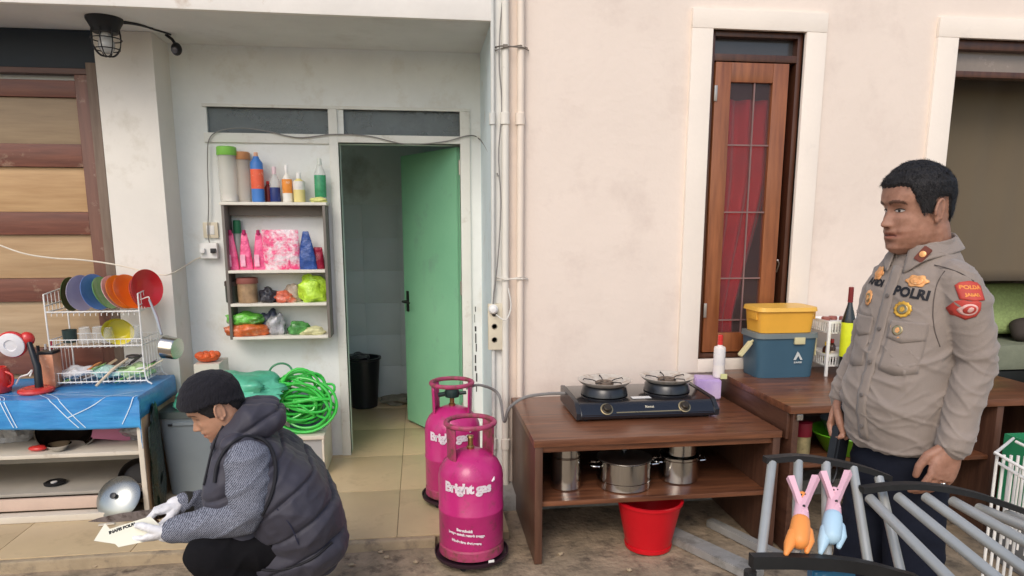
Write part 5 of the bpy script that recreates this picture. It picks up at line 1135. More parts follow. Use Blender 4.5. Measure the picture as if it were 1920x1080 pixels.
def hand(H, curl=(.5, .7, .5), thumb=(.3, .3), scale=1., fat=1., spread=.06, finger_curls=None):
    """H maps (x along the fingers, y towards the thumb, z back of the hand) to the body frame"""
    g = MB(); s = scale; f = fat
    rings = []
    for x, w_, t in ((-.020, .026, .022), (.0, .029, .022), (.02, .036, .021), (.045, .042, .019), (.07, .043, .016), (.086, .040, .012)):
        rings.append([H(Vector((x*s, w_*s*f*math.copysign(abs(math.cos(a))**.7, math.cos(a)), t*.78*s*f*math.sin(a)))) for a in [2*math.pi*k/20 for k in range(20)]])
    g.rings(rings)
    for i, (y, L_, r) in enumerate(((.031, .070, .0088), (.0105, .079, .0092), (-.0105, .073, .0088), (-.030, .057, .0078))):
        cc = finger_curls[i] if finger_curls else curl; seg = (.45*L_, .31*L_, .24*L_); x, z, a = .078, .0, 0.; pts = [(.050, y*.9, 0), (x, y, .001)]; yy = y
        for k in range(3):
            a += cc[k]; x += seg[k]*math.cos(a); z -= seg[k]*math.sin(a); yy += spread*seg[k]*(1.5-i); pts.append((x, yy, z))
        g.capsule([H(Vector(p)*s) for p in pts], [r*s*f*q for q in (1.05, 1.08, 1.0, .93, .80)], 12)
    a1, a2 = thumb
    p0 = Vector((.012, .026, -.004)); p1 = p0+Vector((.034*math.cos(.75), .034*math.sin(.75)*(1-a1*.5), -.034*a1)); p2 = p1+Vector((.032, .010*(1-a1*2), -.032*a1)); p3 = p2+Vector((.024, -.004-.01*a2, -.022*a2))
    g.capsule([H(p*s) for p in (p0, p1, p2, p3)], [.014*s*f, .0125*s*f, .0108*s*f, .0088*s*f], 12)
    return g
def frame(o, X, Y, Z): o, X, Y, Z = map(Vector, (o, X, Y, Z)); X.normalize(); Y.normalize(); Z.normalize(); return lambda p: o+X*p.x+Y*p.y+Z*p.z
def bvh(me): return BVHTree.FromPolygons([v.co.copy() for v in me.vertices], [p.vertices[:] for p in me.polygons])
def paint(me, fn):
    at = me.color_attributes.new('tint', 'FLOAT_COLOR', 'POINT'); buf = []
    for v in me.vertices: c = fn(v.co); buf += [c.x, c.y, c.z, 1]
    at.data.foreach_set('color', buf)
def ridge(p, s, sx=1., sy=1., sz=1.): return 1-abs(noise.noise(Vector((p.x*s*sx, p.y*s*sy, p.z*s*sz)))*2)
skin = M('brown_skin', (.28, .135, .085), .50, 0, .0, 48, col2=(.42, .215, .145), attr='tint', bump=.08, bscale=260, sss=.12, bdist=.002)
skin2 = M('light_brown_skin', (.43, .225, .140), .48, 0, .08, 22, col2=(.50, .27, .175), attr='tint', bump=.08, bscale=260, sss=.12, bdist=.002)
hairm = M('black_hair', (.012, .010, .010), .6, 0, .4, 160, bump=.8, bscale=300, bdist=.004)

# ---- standing man in the taupe uniform shirt
PF = Vector((-.975, -.213, 0)).normalized(); PL = Vector((-PF.y, PF.x, 0)); PO = aty(1722, 500, 1.74); PO.z = 0
def ploc(px, py, l=0.): p = atplane(px, py, PO+PL*l, PL)-PO; return Vector((p.dot(PF), l, p.z))
man = thing('person', 'standing man in taupe long sleeved uniform shirt with badges and dark trousers', 'person', PO, math.atan2(PF.y, PF.x))
HY = R(-14)
HX = Matrix.Translation((.030, -.004, 1.560)) @ Matrix.Rotation(HY, 4, 'Z') @ Matrix.Rotation(R(5), 4, 'Y') @ Matrix.Diagonal((.93, .95, .985, 1))
HXi = HX.inverted()
LS, LE, LW = Vector((.0, .132, 1.374)), Vector((-.035, .170, 1.165)), Vector((.030, .178, .955))
RS, RE, RW = Vector((-.020, -.112, 1.372)), Vector((.004, -.140, 1.17)), Vector((.070, -.152, 1.005))
body = head_mesh(HX)
body.capsule([HX @ Vector((-.022, 0, -.055)), Vector((-.012, 0, 1.47)), Vector((-.02, 0, 1.38))], [.066, .064, .072], 24)
def torso(g, tab, n=36, k=1., ex=.82):
    rr = []
    for z, c, a, b in tab:
        rr.append([Vector((c+a*k*math.copysign(abs(math.cos(t))**ex, math.cos(t)), b*k*math.copysign(abs(math.sin(t))**ex, math.sin(t)), z)) for t in [2*math.pi*i/n for i in range(n)]])
    return g.rings(rr)
torso(body, [(.86, -.01, .08, .10), (1.0, .0, .08, .10), (1.2, -.005, .08, .10), (1.34, -.015, .07, .10), (1.42, -.02, .05, .07)])
for S_, E_, W_ in ((LS, LE, LW), (RS, RE, RW)): body.capsule([S_, E_, W_], [.028, .032, .027], 16)
for s in (1, -1): body.capsule([(0, s*.06, .88), (.01, s*.085, .50), (-.01, s*.10, .10)], [.06, .05, .04], 16); body.capsule([(-.03, s*.10, .05), (.14, s*.11, .04)], [.04, .035], 12)
lx = (Vector((.34, -.02, -1))).normalized()
addmb(body, hand(frame(LW+lx*.005, lx, Vector((1, -.15, .30)), Vector((.12, 1, .0))), finger_curls=((.22, .42, .3), (.30, .50, .3), (.36, .55, .35), (.42, .6, .35)), thumb=(.25, .3), scale=1.04))
rx = Vector((.28, .05, -1)).normalized()
addmb(body, hand(frame(RW+rx*.005, rx, Vector((1, .25, .28)), Vector((.2, -1, .0))), finger_curls=((.5, .9, .6), (.6, 1., .6), (.65, 1., .6), (.7, 1., .6)), thumb=(.5, .5)))
me = remesh(body, .0028, 2); paint(me, lambda p: skin_color(HXi @ p)); HB = bvh(me); put('body', me, skin, man, world=False)
def fp(y, z, e=0.):
    o_ = HX @ Vector((.15, y, z)); d = (HX.to_3x3() @ Vector((-1, 0, 0))).normalized(); h = HB.ray_cast(o_, d, .2); return h[0]-d*e
eyew = M('eye_white', (.50, .44, .40), .2, 0, .05, 20, coat=.5); iris = M('dark_iris', (.020, .012, .009), .12, 0, .1, 40, coat=1.); lash = M('dark_lash', (.012, .009, .008), .7)
for s in (-1, 1):
    g = MB(); rows = []
    for i in range(13):
        u = -1+i/6; yy = s*.031+u*.0135; hh = .0044*(1-abs(u)**2.2); rows.append([fp(yy, lerp(-.0005-hh*.75, -.0005+hh, k/4), .0006+.0014*(1-u*u)) for k in range(5)])
    g.rings(rows, cap=False, close=False); ey = put('eye', g, eyew, man, world=False)
    put('iris', MB().rings([[fp(s*.0305+.0042*math.cos(a)*r, max(-.0036, min(.0030, .0042*math.sin(a)*r))-.0002, .0022) for a in [2*math.pi*k/18 for k in range(18)]] for r in (1., .5, .02)], cap=False), iris, ey, world=False)
    put('upper_lid', MB().tube([fp(s*.031+u*.0150, .0042*(1-abs(u)**2.2)+.0006, .0016) for u in [-1+k/7 for k in range(15)]], [.0004+.0012*(1-abs(-1+k/7)**3) for k in range(15)], 6), lash, man, world=False)
def short_hair(dg): return hairline(dg)
put('hair', cap_mesh(HX, short_hair, .014, .006, .0026), hairm, man, world=False)
def strands(X, line, n, top, side, ln, seed, zmin=-.06):
    rnd = random.Random(seed); g = MB()
    while n > 0:
        az = rnd.uniform(-math.pi, math.pi); z = rnd.uniform(zmin, .116); dg = math.degrees(az); hl = line(dg)
        if z < hl+.001+.004*rnd.random(): continue
        u = min(1, max(0, (z-.02)/.09)); o = lerp(side, top, u)*min(1, (z-hl)/.010+.25); p = head_pt(az, z, max(o-.002, .001)); nn = Vector((math.cos(az), math.sin(az), u*1.6)).normalized()
        dn = Vector((-.25, 0, -1)) if u < .5 else Vector((rnd.uniform(-.2, .9), rnd.uniform(-.6, .3), .0)); t = (dn-nn*dn.dot(nn)); t = t.normalized() if t.length > .01 else Vector((1, 0, 0))
        s2 = nn.cross(t)*.0006; l = ln*rnd.uniform(.6, 1.2); q = p+t*l*.8+nn*(.0035+.003*rnd.random())+s2*rnd.uniform(-4, 4)
        g.bm.faces.new([g.bm.verts.new(X @ v) for v in (p-s2, p+s2, q)]); n -= 1
    return g
o = put('hair_strands', strands(HX, hairline, 6500, .015, .007, .013, 5), hairm, man, world=False); o['kind'] = 'stuff'
# shirt
shirtm = M('taupe_shirt_cloth', (.27, .222, .190), .88, 0, .07, 9, bump=.5, bscale=420, sheen=.25, bdist=.002)
g = MB()
torso(g, [(.900, .010, .112, .122), (.912, .012, .119, .130), (.97, .022, .126, .132), (1.04, .028, .130, .132), (1.10, .026, .124, .130), (1.18, .016, .114, .130), (1.27, .006, .106, .134), (1.34, -.002, .098, .134), (1.39, -.010, .086, .124), (1.425, -.016, .076, .102), (1.455, -.017, .068, .082), (1.475, -.016, .063, .068)])
for S_, E_, W_ in ((LS, LE, LW), (RS, RE, RW)):
    d = (W_-E_).normalized()
    g.capsule([S_-Vector((0, S_.y*.18, -.006)), S_+(E_-S_)*.25, S_+(E_-S_)*.6, E_, E_+(W_-E_)*.5, W_-d*.018, W_+d*.0], [.052, .059, .052, .047, .044, .041, .038], 24)
    g.tube([W_-d*.035, W_+d*.012], [.044, .042], 24)
me = remesh(g, .0042, 4)
def folds(p, n):
    z = p.z; ay = abs(p.y); q = Vector((p.x, p.y, p.z))
    f = .0030*noise.noise(q*9)
    amp = .013 if z < 1.2 else .006
    if ay > .132: amp = .010                      # sleeves
    r1 = max(0, ridge(q+Vector((q.z*.3, 0, q.x*.35+q.y*.3)), 6, .5, .5, 2.2)-.62)/.38; r2 = max(0, ridge(q+Vector((q.z*.5, 4, q.y*.6)), 11, .5, .5, 1.7)-.68)/.32
    r3 = max(0, ridge(q+Vector((7, q.z*.4, q.x)), 19, .6, .6, 1.3)-.62)/.38
    f += amp*.50*r1**2+amp*.36*r2**1.8+amp*.16*r3-.002
    return p+n*f
warpmesh(me, folds); SB = bvh(me); put('shirt', me, shirtm, man, world=False)
# dark undershirt, collar, placket
g = MB(); NC = Vector((-.010, 0, 1.446))
def col_pt(a, h, flare): 
    r = .072+flare; p = Vector((NC.x+r*math.cos(a)*1.0, r*.98*math.sin(a), NC.z+h-.018*math.cos(a)+.012)); return p
def coll(u, v):
    a = R(14+332*u); k = 1-abs(2*u-1); tip = ga(min(u, 1-u), .07)
    h = lerp(.018, -.014-.034*tip, v); return col_pt(a, h, .001+.021*v+.004*math.sin(u*20))
g.grid(coll, 72, 8); o = put('collar', g, shirtm, man, world=False); md = o.modifiers.new('s', 'SOLIDIFY'); md.thickness = .003; md.offset = 0
g = MB(); g.grid(lambda u, v: col_pt(R(14+332*u), lerp(-.014, .022, v), .004+.0015*math.sin(u*30)), 60, 6); o = put('collar_stand', g, shirtm, man, world=False); o.modifiers.new('s', 'SOLIDIFY').thickness = .0025
def pray(px, py):
    """point and normal where the photo's line of sight meets the shirt, in the man's frame"""
    mi = wm(man).inverted(); o_ = mi @ EYE; d = (mi.to_3x3() @ ray(px, py)).normalized(); h = SB.ray_cast(o_, d); return h[0], h[1]
def decal_fn(c, n, up=Vector((0, 0, 1)), off=.002, roll=0.):
    n = n.normalized(); r = up.cross(n).normalized(); u = n.cross(r)
    if roll: r, u = r*math.cos(roll)+u*math.sin(roll), u*math.cos(roll)-r*math.sin(roll)
    def f(x, y, e=0.):
        p = c+r*x+u*y; h = SB.ray_cast(p+n*.06, -n, .12); return (h[0] if h[0] is not None else p)+n*(off+e)
    return f
def patch(f, outline, mat, name, e=0., parent=None):
    """filled flat shape laid on the cloth, rings shrinking to its middle"""
    g = MB(); n = len(outline); K = 5; V = [[g.bm.verts.new(f(x*k/K, y*k/K, e)) for x, y in outline] for k in range(K, 0, -1)]; c = g.bm.verts.new(f(0, 0, e))
    for a, b in zip(V, V[1:]):
        for i in range(n): g.bm.faces.new((a[i], a[(i+1) % n], b[(i+1) % n], b[i]))
    for i in range(n): g.bm.faces.new((V[-1][i], V[-1][(i+1) % n], c))
    o = put(name, g, mat, parent or man, world=False); md = o.modifiers.new('s', 'SOLIDIFY'); md.thickness = .0014; md.offset = 0
    return o
def ellipse(a, b, n=28, wob=0., k=9): return [(a*math.cos(t)*(1+wob*math.cos(k*t)), b*math.sin(t)*(1+wob*math.cos(k*t))) for t in [2*math.pi*i/n for i in range(n)]]
FX = Vector((1, 0, 0))
def avgn(px, py, w_=.5):
    p, n = pray(px, py)
    if p is None: return None, None
    return p, (n*.3+(Vector((1, .35, 0)) if px < 1745 else Vector((.25, 1, 0)))*.7).normalized()
gold = M('gold_badge', (.75, .42, .06), .35, .35, .25, 60, stain=(.30, .12, .03), sscale=120, sthr=.58); goldo = M('orange_gold_badge', (.80, .38, .14), .4, .2, .25, 60, stain=(.85, .65, .4), sscale=110, sthr=.6)
blkt = M('black_thread', (.012, .012, .016), .7); redt = M('red_patch', (.50, .055, .04), .6, 0, .1, 30); ort = M('orange_patch_print', (.80, .28, .06), .6); pkt = M('pale_patch_print', (.75, .45, .40), .6)
for px, py, a, b, m, nm in ((1693, 580, .0235, .021, gold, 'badge'), (1684, 619, .022, .022, goldo, 'badge'), (1720, 527, .027, .0155, goldo, 'brevet'), (1650, 512, .017, .019, goldo, 'brevet'), (1629, 558, .014, .021, goldo, 'badge')):
    p, n = avgn(px, py)
    if p is None: continue
    f = decal_fn(p, n, off=.003); o = patch(f, ellipse(a, b, 36, .07 if nm == 'badge' else .12, 12 if nm == 'badge' else 6), m, nm)
    patch(f, ellipse(a*.62, b*.62, 20), MATS['gold_trim'] if nm == 'badge' else m, 'badge_centre', .0018, o)
    patch(f, ellipse(a*.30, b*.38, 5), m, 'badge_star', .0032, o)
p, n = avgn(1707, 550); f = decal_fn(p, n, off=.0022, roll=R(-6))
put('lettering', textmesh('POLRI', .034, lambda x, y: f(x, y), .004, .0016, 1.0).mesh('lettering', False), blkt, man, world=False)
p, n = avgn(1643, 529); f = decal_fn(p, n, off=.0022, roll=R(-8))
put('name_lettering', textmesh('ANDI', .026, lambda x, y: f(x, y), .004, .0014, .9).mesh('lettering', False), blkt, man, world=False)
for nm, px_ in (('armhole_seam', ((1772, 508), (1758, 530), (1751, 560), (1749, 592), (1753, 622), (1762, 650))), ('shoulder_seam', ((1752, 497), (1775, 503), (1800, 512), (1826, 528))), ('yoke_seam', ((1672, 497), (1655, 512), (1640, 530)))):
    P_ = [q[0]+q[1]*.0012 for q in (pray(*c_) for c_ in px_) if q[0] is not None]
    if len(P_) > 2: put(nm, MB().tube(spline(P_, 5), .0013, 6), M('dark_seam_thread', (.10, .08, .07), .8), man, world=False)
# sleeve patches
p, n = pray(1820, 545); n = (Vector((.15, 1, .0))).normalized(); f = decal_fn(p, n, off=.003)
put_ = patch(f, [(-.025, .012), (-.018, .020), (0, .024), (.018, .020), (.025, .012), (.022, -.022), (.0, -.025), (-.022, -.022)], redt, 'unit_patch')
put('patch_lettering', textmesh('POLDA', .0125, lambda x, y: f(x, y+.008, .002), .004, .0006).mesh('t', False), ort, put_, world=False); put('patch_lettering', textmesh('JABAR', .010, lambda x, y: f(x, y-.010, .002), .004, .0006).mesh('t', False), ort, put_, world=False)
p, n = pray(1817, 581); n = (Vector((.15, 1, .0))).normalized(); f = decal_fn(p, n, off=.003)
sp_ = patch(f, [(-.020, .020), (-.010, .024), (0, .021), (.010, .024), (.020, .020), (.021, 0), (.015, -.016), (0, -.026), (-.015, -.016), (-.021, 0)], redt, 'shield_patch')
patch(f, ellipse(.0145, .015, 24), pkt, 'shield_ring', .0012, sp_); patch(f, ellipse(.010, .0105, 20), redt, 'shield_disc', .0022, sp_); patch(f, ellipse(.005, .007, 8), pkt, 'shield_mark', .003, sp_)
# collar tab
tabm = M('dark_red_tab', (.14, .03, .015), .5); q = ploc(1738, 472, .055)
HXc = decal = None
tp = coll(.085, .55); tn = Vector((1, .5, .25)).normalized(); tr_ = Vector((0, 0, 1)).cross(tn).normalized(); tu = tn.cross(tr_)
tb = put('collar_tab', MB().obox(tp+tn*.006, (tr_*.55+tu*.83)*.021, (tr_*.83-tu*.55)*.012, tn*.0015, .002), tabm, man, world=False)
put('rank_flower', MB().lathe([(.008, 0), (.0085, .002), (.004, .004), (.001, .004)], tp+tn*.0075, 12, ax=tn), goldo, tb, world=False)
# placket, pockets, buttons
def strip(pts, wd, mat, name, e=0.):
    g = MB(); rows = []
    for y, z in pts:
        row = []
        for k in (-1, -.33, .33, 1):
            h = SB.ray_cast(Vector((.5, y+k*wd, z)), Vector((-1, 0, 0)), 1.); row.append(h[0]+Vector((.0022+e, 0, 0)) if h[0] is not None else Vector((.1, y+k*wd, z)))
        rows.append(row)
    g.rings(rows, cap=False, close=False); o = put(name, g, mat, man, world=False); o.modifiers.new('s', 'SOLIDIFY').thickness = .0016; return o
strip([(.0, z/100) for z in range(93, 143, 2)], .016, shirtm, 'placket')
btn = M('grey_button', (.16, .14, .13), .4)
for z in (1.33, 1.24, 1.15, 1.06, .97):
    h = SB.ray_cast(Vector((.5, 0, z)), Vector((-1, 0, 0)), 1.)
    if h[0] is not None: put('button', MB().lathe([(.0055, 0), (.006, .002), (.005, .003), (.001, .003)], h[0]+Vector((.004, 0, 0)), 12, ax=(1, 0, 0)), btn, man, world=False)
for y in (.070, -.070):
    for nm, z0, z1, e in (('pocket', 1.135, 1.262, .0), ('pocket_flap', 1.222, 1.268, .0025)):
        g = MB()
        def pk_(u, v):
            zz = lerp(z0, z1, v)-(.010*(1-abs(2*u-1)) if v == 0 else 0); yy = y+lerp(-.042, .042, u); h = SB.ray_cast(Vector((.5, yy, zz)), Vector((-1, 0, 0)), 1.); return h[0]+Vector((.002+e, 0, 0)) if h[0] is not None else Vector((.1, yy, zz))
        g.grid(pk_, 10, 8); o = put(nm, g, shirtm, man, world=False); o.modifiers.new('s', 'SOLIDIFY').thickness = .002
# trousers, shoes, ring, belt
trm = M('navy_trouser_cloth', (.008, .010, .019), .85, 0, .2, 8, spec=.25, sheen=.0, bump=.3, bscale=300, bdist=.002)
g = MB(); torso(g, [(.72, -.005, .10, .12), (.78, -.005, .108, .125), (.85, .0, .108, .124), (.93, .0, .102, .118), (.97, .0, .098, .112)])
for s in (1, -1): g.capsule([(0, s*.062, .80), (.008, s*.080, .62), (.012, s*.098, .45), (-.005, s*.104, .25), (-.01, s*.108, .11)], [.078, .078, .072, .068, .068], 24)
me = remesh(g, .007, 5); warpmesh(me, lambda p, n: p+n*(.007*max(0, ridge(p, 6, .7, .7, 2.)-.5)+.002*noise.noise(p*14))); put('trousers', me, trm, man, world=False)
shoe = plain('black_leather', (.012, .011, .011), .3, coat=.4)
for s in (1, -1):
    g = MB().capsule([(-.045, s*.11, .048), (.05, s*.115, .048), (.14, s*.125, .036)], [.046, .046, .036], 20); g.box(-.085, .165, s*.118-.045, s*.118+.045, 0, .022, .008)
    me = remesh(g, .005, 3); put('shoe', me, shoe, man, world=False)
put('ring', MB().tube([LW+lx*.105+Vector((0, .0, 0))+Vector((-.006, .012, -.0))+Vector((.0095*math.cos(a*math.pi/8), .0095*math.sin(a*math.pi/8), 0)) for a in range(16)], .0022, 6, True), steel, man, world=False)
# black handheld object in his right hand
hp_ = RW+rx*.10+Vector((.012, .035, -.01)); rp = wm(man) @ hp_
t = thing('handheld_radio', 'black handheld radio hanging in the standing man\'s far hand', 'radio', rp)
A_ = (wm(man).to_3x3() @ Vector((.18, .05, -1))).normalized(); B_ = (wm(man).to_3x3() @ Vector((1, .2, .18))).normalized(); C_ = A_.cross(B_)
put('radio_body', MB().obox(rp+A_*.02, A_*.058, B_*.028, C_*.016, .006), blkp, t); put('antenna', MB().tube([rp-A_*.035+B_*.015, rp-A_*.12+B_*.018], [.006, .004], 8), blkp, t)
put('strap', MB().tube(spline([rp+A_*.07, rp+A_*.10+B_*.02, rp+A_*.14, rp+A_*.10-B_*.015, rp+A_*.07], 6), .003, 6), blkp, t)
put('speaker_grille', MB().obox(rp+A_*.03+C_*.0165, A_*.018, B_*.018, C_*.001, .001), steel2, t)

# ---- crouching man in beanie and puffer vest
CF = Vector((-.978, -.208, 0)).normalized(); CL = Vector((-CF.y, CF.x, 0)); CO = aty(500, 900, 2.56); CO.z = 0
def cl_(px, py, l=0.): p = atplane(px, py, CO+CL*l, CL)-CO; return Vector((p.dot(CF), l, p.z))
cman = thing('person', 'crouching man in black beanie, dark puffer vest and white gloves holding a card', 'person', CO, math.atan2(CF.y, CF.x))
hc_ = cl_(402, 764)
KX = Matrix.Translation(hc_) @ Matrix.Rotation(R(4), 4, 'Z') @ Matrix.Rotation(R(28), 4, 'Y') @ Matrix.Scale(1.0, 4); KXi = KX.inverted()
nb = cl_(462, 815); ch = cl_(487, 860); md_ = cl_(527, 905); pv = cl_(582, 975)
SL, EL, WL = cl_(466, 866, .175), cl_(470, 965, .225), cl_(325, 994, .10)
SR, ER, WR = cl_(468, 858, -.17), cl_(455, 950, -.22), cl_(345, 944, -.07)
HLp, KL, AL = cl_(578, 1000, .09), cl_(392, 1040, .17), Vector((-.03, .15, .09))
HRp, KR, AR = cl_(578, 1000, -.09), cl_(398, 1030, -.17), Vector((-.03, -.14, .09))
body = head_mesh(KX)
body.capsule([KX @ Vector((-.022, 0, -.05)), nb, ch], [.056, .054, .07], 20).capsule([ch, md_, pv], [.085, .085, .10], 24)
for S_, E_, W_ in ((SL, EL, WL), (SR, ER, WR)): body.capsule([ch, S_, E_, W_], [.06, .045, .040, .028], 16)
for H_, K_, A2 in ((HLp, KL, AL), (HRp, KR, AR)): body.capsule([pv, H_, K_], [.10, .09, .06], 16).capsule([K_, (K_+A2)/2+Vector((-.02, 0, 0)), A2], [.055, .052, .038], 16).capsule([A2+Vector((-.01, 0, -.04)), A2+Vector((.15, .01, -.05))], [.036, .032], 12)
# hands: left holds the card from below, right grips the blade handle
lX = (cl_(255, 1016, .03)-WL).normalized(); lZ = Vector((.1, .3, -1)); lZ = (lZ-lX*lZ.dot(lX)).normalized(); lY = lZ.cross(lX)
if lY.y < 0: lY = -lY
LHF = frame(WL+lX*.01, lX, -lY if False else lY, lZ)
rX = (cl_(278, 962, -.05)-WR).normalized(); rZ = Vector((.2, -.2, 1)); rZ = (rZ-rX*rZ.dot(rX)).normalized(); rY = rZ.cross(rX)
if rY.y > 0: rY = rY
RHF = frame(WR+rX*.01, rX, rY if rY.y > 0 else -rY, rZ)
lc = ((.25, .35, .25), (.3, .4, .3), (.35, .45, .3), (.4, .5, .3)); rc_ = ((.55, .9, .6), (.6, 1., .6), (.65, 1., .6), (.7, 1., .6))
addmb(body, hand(LHF, finger_curls=lc, thumb=(.55, .3), fat=.88)); addmb(body, hand(RHF, finger_curls=rc_, thumb=(.6, .5), fat=.84))
me = remesh(body, .0028, 2); paint(me, lambda p: skin_color(KXi @ p, True, .5)); put('body', me, skin2, cman, world=False)
put('hair', cap_mesh(KX, lambda d: hairline(d)-.004, .006, .004, .0016, seed=3), hairm, cman, world=False)
beanie = M('black_knit', (.008, .007, .011), .95, 0, .3, 90, bump=.9, bscale=160, stretch=(1, 1, .35), bdist=.006, sheen=.05)
put('beanie', cap_mesh(KX, lambda d: curve([(0, .050), (50, .030), (85, .022), (120, -.004), (180, -.045)], abs(d))[0], .024, .013, .0008, cuff=.0035, seed=8), beanie, cman, world=False)
glm = M('white_glove_knit', (.78, .77, .78), .9, 0, .05, 30, bump=.5, bscale=260, stain=(.52, .50, .50), sscale=26, sthr=.60, bdist=.003)
for HF, fc_, th, W_, X_ in ((LHF, lc, (.55, .3), WL, lX), (RHF, rc_, (.6, .5), WR, rX)):
    g = hand(HF, finger_curls=fc_, thumb=th, fat=1.16, scale=1.06); g.capsule([HF(Vector((-.03, 0, 0))), HF(Vector((.02, 0, 0)))], [.034, .034], 16)
    me = remesh(g, .003, 3); warpmesh(me, lambda p, n: p+n*.0016*noise.noise(p*70)); put('glove', me, glm, cman, world=False)
# patterned sleeves
tweed = M('grey_patterned_shirt', (.055, .062, .085), .85, 0, .0, 170, col2=(.26, .275, .33), stretch=(1, 1.6, .7), bump=.2, bscale=300, bdist=.002)
_t = tweed.node_tree; 
for nd in _t.nodes:
    if nd.type == 'VALTORGB': nd.color_ramp.elements[0].position = .44; nd.color_ramp.elements[1].position = .58; break
stripes(tweed, (.060, .066, .090), (.250, .262, .315), 62, 5., (R(20), R(35), R(10)))
g = MB()
for S_, E_, W_ in ((SL, EL, WL), (SR, ER, WR)):
    d = (W_-E_).normalized()
    g.capsule([S_, S_.lerp(E_, .4), S_.lerp(E_, .85), E_+d*.02, E_.lerp(W_, .4), W_-d*.05, W_-d*.005], [.076, .078, .068, .060, .058, .050, .043], 22)
me = remesh(g, .005, 4)
def sl(p, n): return p+n*(.010*max(0, ridge(p+Vector((p.z*.4, 0, p.x*.5)), 9, .8, .5, 1.4)-.5)+.004*noise.noise(p*16))
warpmesh(me, sl); put('shirt_sleeves', me, tweed, cman, world=False)
d = (WR-ER).normalized(); put('dark_cuff', MB().tube([WR-d*.022, WR-d*.004, WR+d*.012], [.046, .046, .042], 20), M('dark_olive_cuff', (.035, .033, .028), .8), cman, world=False)
# vest
vest = M('aubergine_puffer', (.042, .040, .056), .62, 0, .12, 4, bump=.30, bscale=26, sheen=.08, bdist=.006)
g = MB()
for l in (-.12, -.06, 0, .06, .12):
    k = 1-.35*abs(l)/.12
    def V_(px, py): return cl_(px, py, 0)+Vector((0, l, 0))
    g.capsule([V_(452, 830), V_(480, 862), V_(522, 905), V_(562, 952), V_(582, 990)], [.085*k+.01, .125, .150, .148, .128], 22)
    g.capsule([V_(440, 850), V_(436, 900), V_(455, 960)], [.070, .095, .085], 18)
    g.capsule([V_(585, 985), V_(545, 1010), V_(505, 1028)], [.118, .115, .085], 18)
# hood and collar
for l in (-.055, 0, .055):
    o_ = Vector((0, l, 0)); g.capsule([cl_(420, 838)+o_*.9, cl_(447, 812)+o_, cl_(478, 782)+o_*1.1, cl_(508, 776)+o_*1.0], [.042, .058, .062, .046], 16)
me = remesh(g, .0055, 5)
ax_ = (cl_(585, 990)-cl_(455, 815)); ax_.normalize(); n0 = cl_(455, 815)
def quilt(p, n):
    t = (p-n0).dot(ax_); w2 = noise.noise(p*3.2)*.030; s = ((t+w2+.02) % .115)-.0575; seam = ga(abs(s)-.0575, .006)
    puff = .007*(1-(abs(s)/.0575)**2)-.009*seam
    puff += .009*(ridge(p+Vector((p.z*.8, 0, 0)), 7, .7, .5, 1.3)-.4)+.0045*(ridge(p+Vector((0, 3, p.x*.6)), 17, .8, .5, 1.)-.4)+.0022*noise.noise(p*30)
    return p+n*puff
if True: warpmesh(me, quilt)
VB = bvh(me); put('puffer_vest', me, vest, cman, world=False)
def cray(px, py):
    mi = wm(cman).inverted(); o_ = mi @ EYE; d = (mi.to_3x3() @ ray(px, py)).normalized(); h = VB.ray_cast(o_, d); return h[0], h[1]
def trim(pix, r, name, mat, off=.004):
    P = []
    for x, y in pix:
        p, n = cray(x, y)
        if p is not None: P.append(p+n*off)
    if len(P) > 2: put(name, MB().tube(spline(P, 5), r, 8), mat, cman, world=False)
trm2 = M('black_binding', (.008, .008, .012), .7)
trim([(404, 905), (409, 872), (424, 842), (448, 824), (476, 820), (500, 832), (513, 858), (516, 892), (508, 930), (492, 965)], .0065, 'armhole_binding', trm2)
trim([(437, 760), (420, 800), (402, 835), (388, 870), (384, 910)], .004, 'zip_edge', trm2)
trim([(470, 1058), (500, 1068), (545, 1062), (590, 1045), (622, 1018)], .005, 'hem_binding', trm2)
trim([(520, 955), (545, 985), (560, 1020)], .0022, 'pocket_seam', M('navy_seam', (.02, .022, .045), .6))
trim([(455, 770), (500, 790), (560, 818), (596, 850)], .0022, 'yoke_seam', trm2)
# trousers and shoes
g = MB()
for H_, K_, A2 in ((HLp, KL, AL), (HRp, KR, AR)):
    g.capsule([pv+Vector((0, H_.y*.6, -.03)), H_, H_.lerp(K_, .5)+Vector((0, 0, -.005)), K_], [.115, .108, .096, .080], 24).capsule([K_, K_.lerp(A2, .4), A2+Vector((0, 0, .03))], [.078, .078, .062], 20)
me = remesh(g, .006, 5); warpmesh(me, lambda p, n: p+n*(.010*max(0, ridge(p+Vector((0, 0, p.x*.6)), 7, 1.4, .7, 1.)-.5)+.002*noise.noise(p*14)))
put('trousers', me, M('black_trouser_cloth', (.007, .0065, .008), .9, 0, .2, 8, spec=.2, sheen=.0, bump=.3, bscale=250, bdist=.002), cman, world=False)
for A2 in (AL, AR):
    g = MB().capsule([A2+Vector((-.02, 0, -.04)), A2+Vector((.07, 0, -.045)), A2+Vector((.165, .0, -.058))], [.046, .045, .032], 20); g.box(A2.x-.06, A2.x+.19, A2.y-.043, A2.y+.043, .004, .024, .008)
    put('shoe', remesh(g, .005, 3), shoe, cman, world=False)
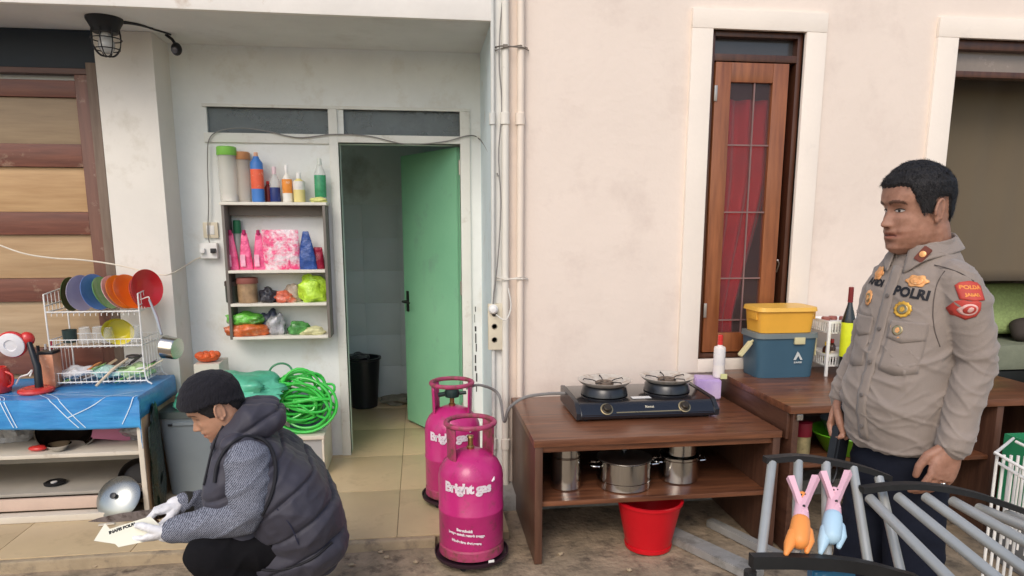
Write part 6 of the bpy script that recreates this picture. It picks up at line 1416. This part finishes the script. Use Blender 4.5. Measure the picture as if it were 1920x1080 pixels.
# card with lettering and long blade
cw_ = wm(cman); Lw = lambda v: cw_ @ v
tipc = aty(178, 1010, 2.50); a_ = Lw(LHF(Vector((.05, .0, .0))))
def CP2(px, py, d=0.): return aty(px, py, 2.505+d)
cor = [(176, 1014), (197, 981), (206, 992), (282, 968), (300, 985), (290, 1012), (222, 1026), (216, 1020)]
base_p = cl_(240, 1000, .060); cn = Vector((.1, .75, .65)).normalized(); wn = (cw_.to_3x3() @ cn).normalized(); wp = Lw(base_p)
P = [atplane(x, y, wp, wn) for x, y in cor]
card = thing('evidence_card', 'white arrow shaped paper card with black lettering in the gloved hands', 'card', sum(P, Vector())/len(P))
put('card_sheet', MB().prism([p-wn*.0008 for p in P], wn*.0016), M('cream_card', (.78, .76, .62), .6, 0, .04, 6), card)
def cardf(x, y):
    e1 = (atplane(290, 974, wp, wn)-atplane(212, 1002, wp, wn)).normalized(); e2 = wn.cross(e1)
    if e2.z < 0: e2 = -e2
    return atplane(229, 991, wp, wn)+e1*x+e2*y+wn*.0014*(1 if wn.dot(EYE-wp) > 0 else -1)
put('lettering', textmesh('INAFIS POLRI', .0150, lambda x, y: cardf(x, y), 0, .0009, .95).mesh('lettering', False), blkt, card)
q1, q2 = Lw(RHF(Vector((.085, .0, -.025)))), None
h0 = Lw(RHF(Vector((.055, -.02, -.022)))); tipb = atplane(165, 978, h0, Vector((0, 1, 0)).lerp(Vector((.2, 1, 0)), .5))
d = (tipb-h0).normalized(); s2 = Vector((0, 0, 1))-d*d.z; s2.normalize(); n2 = d.cross(s2)
kn = thing('long_knife', 'long dark steel knife blade held in the gloved right hand', 'knife', h0)
Lk = (tipb-h0).length
pl3 = [h0+d*.02-s2*.018, h0+d*.02+s2*.022, h0+d*(Lk*.55)+s2*.020, h0+d*(Lk*.85)+s2*.010, h0+d*Lk, h0+d*(Lk*.7)-s2*.012]
put('blade', MB().prism([p-n2*.0012 for p in pl3], n2*.0024), M('worn_steel', (.30, .26, .25), .4, .7, .2, 14, stain=(.12, .09, .08), sscale=30, sthr=.55), kn)
put('handle', MB().obox(h0-d*.03, d*.055, s2*.013, n2*.009, .004), M('dark_wood_handle', (.05, .03, .02), .5), kn)
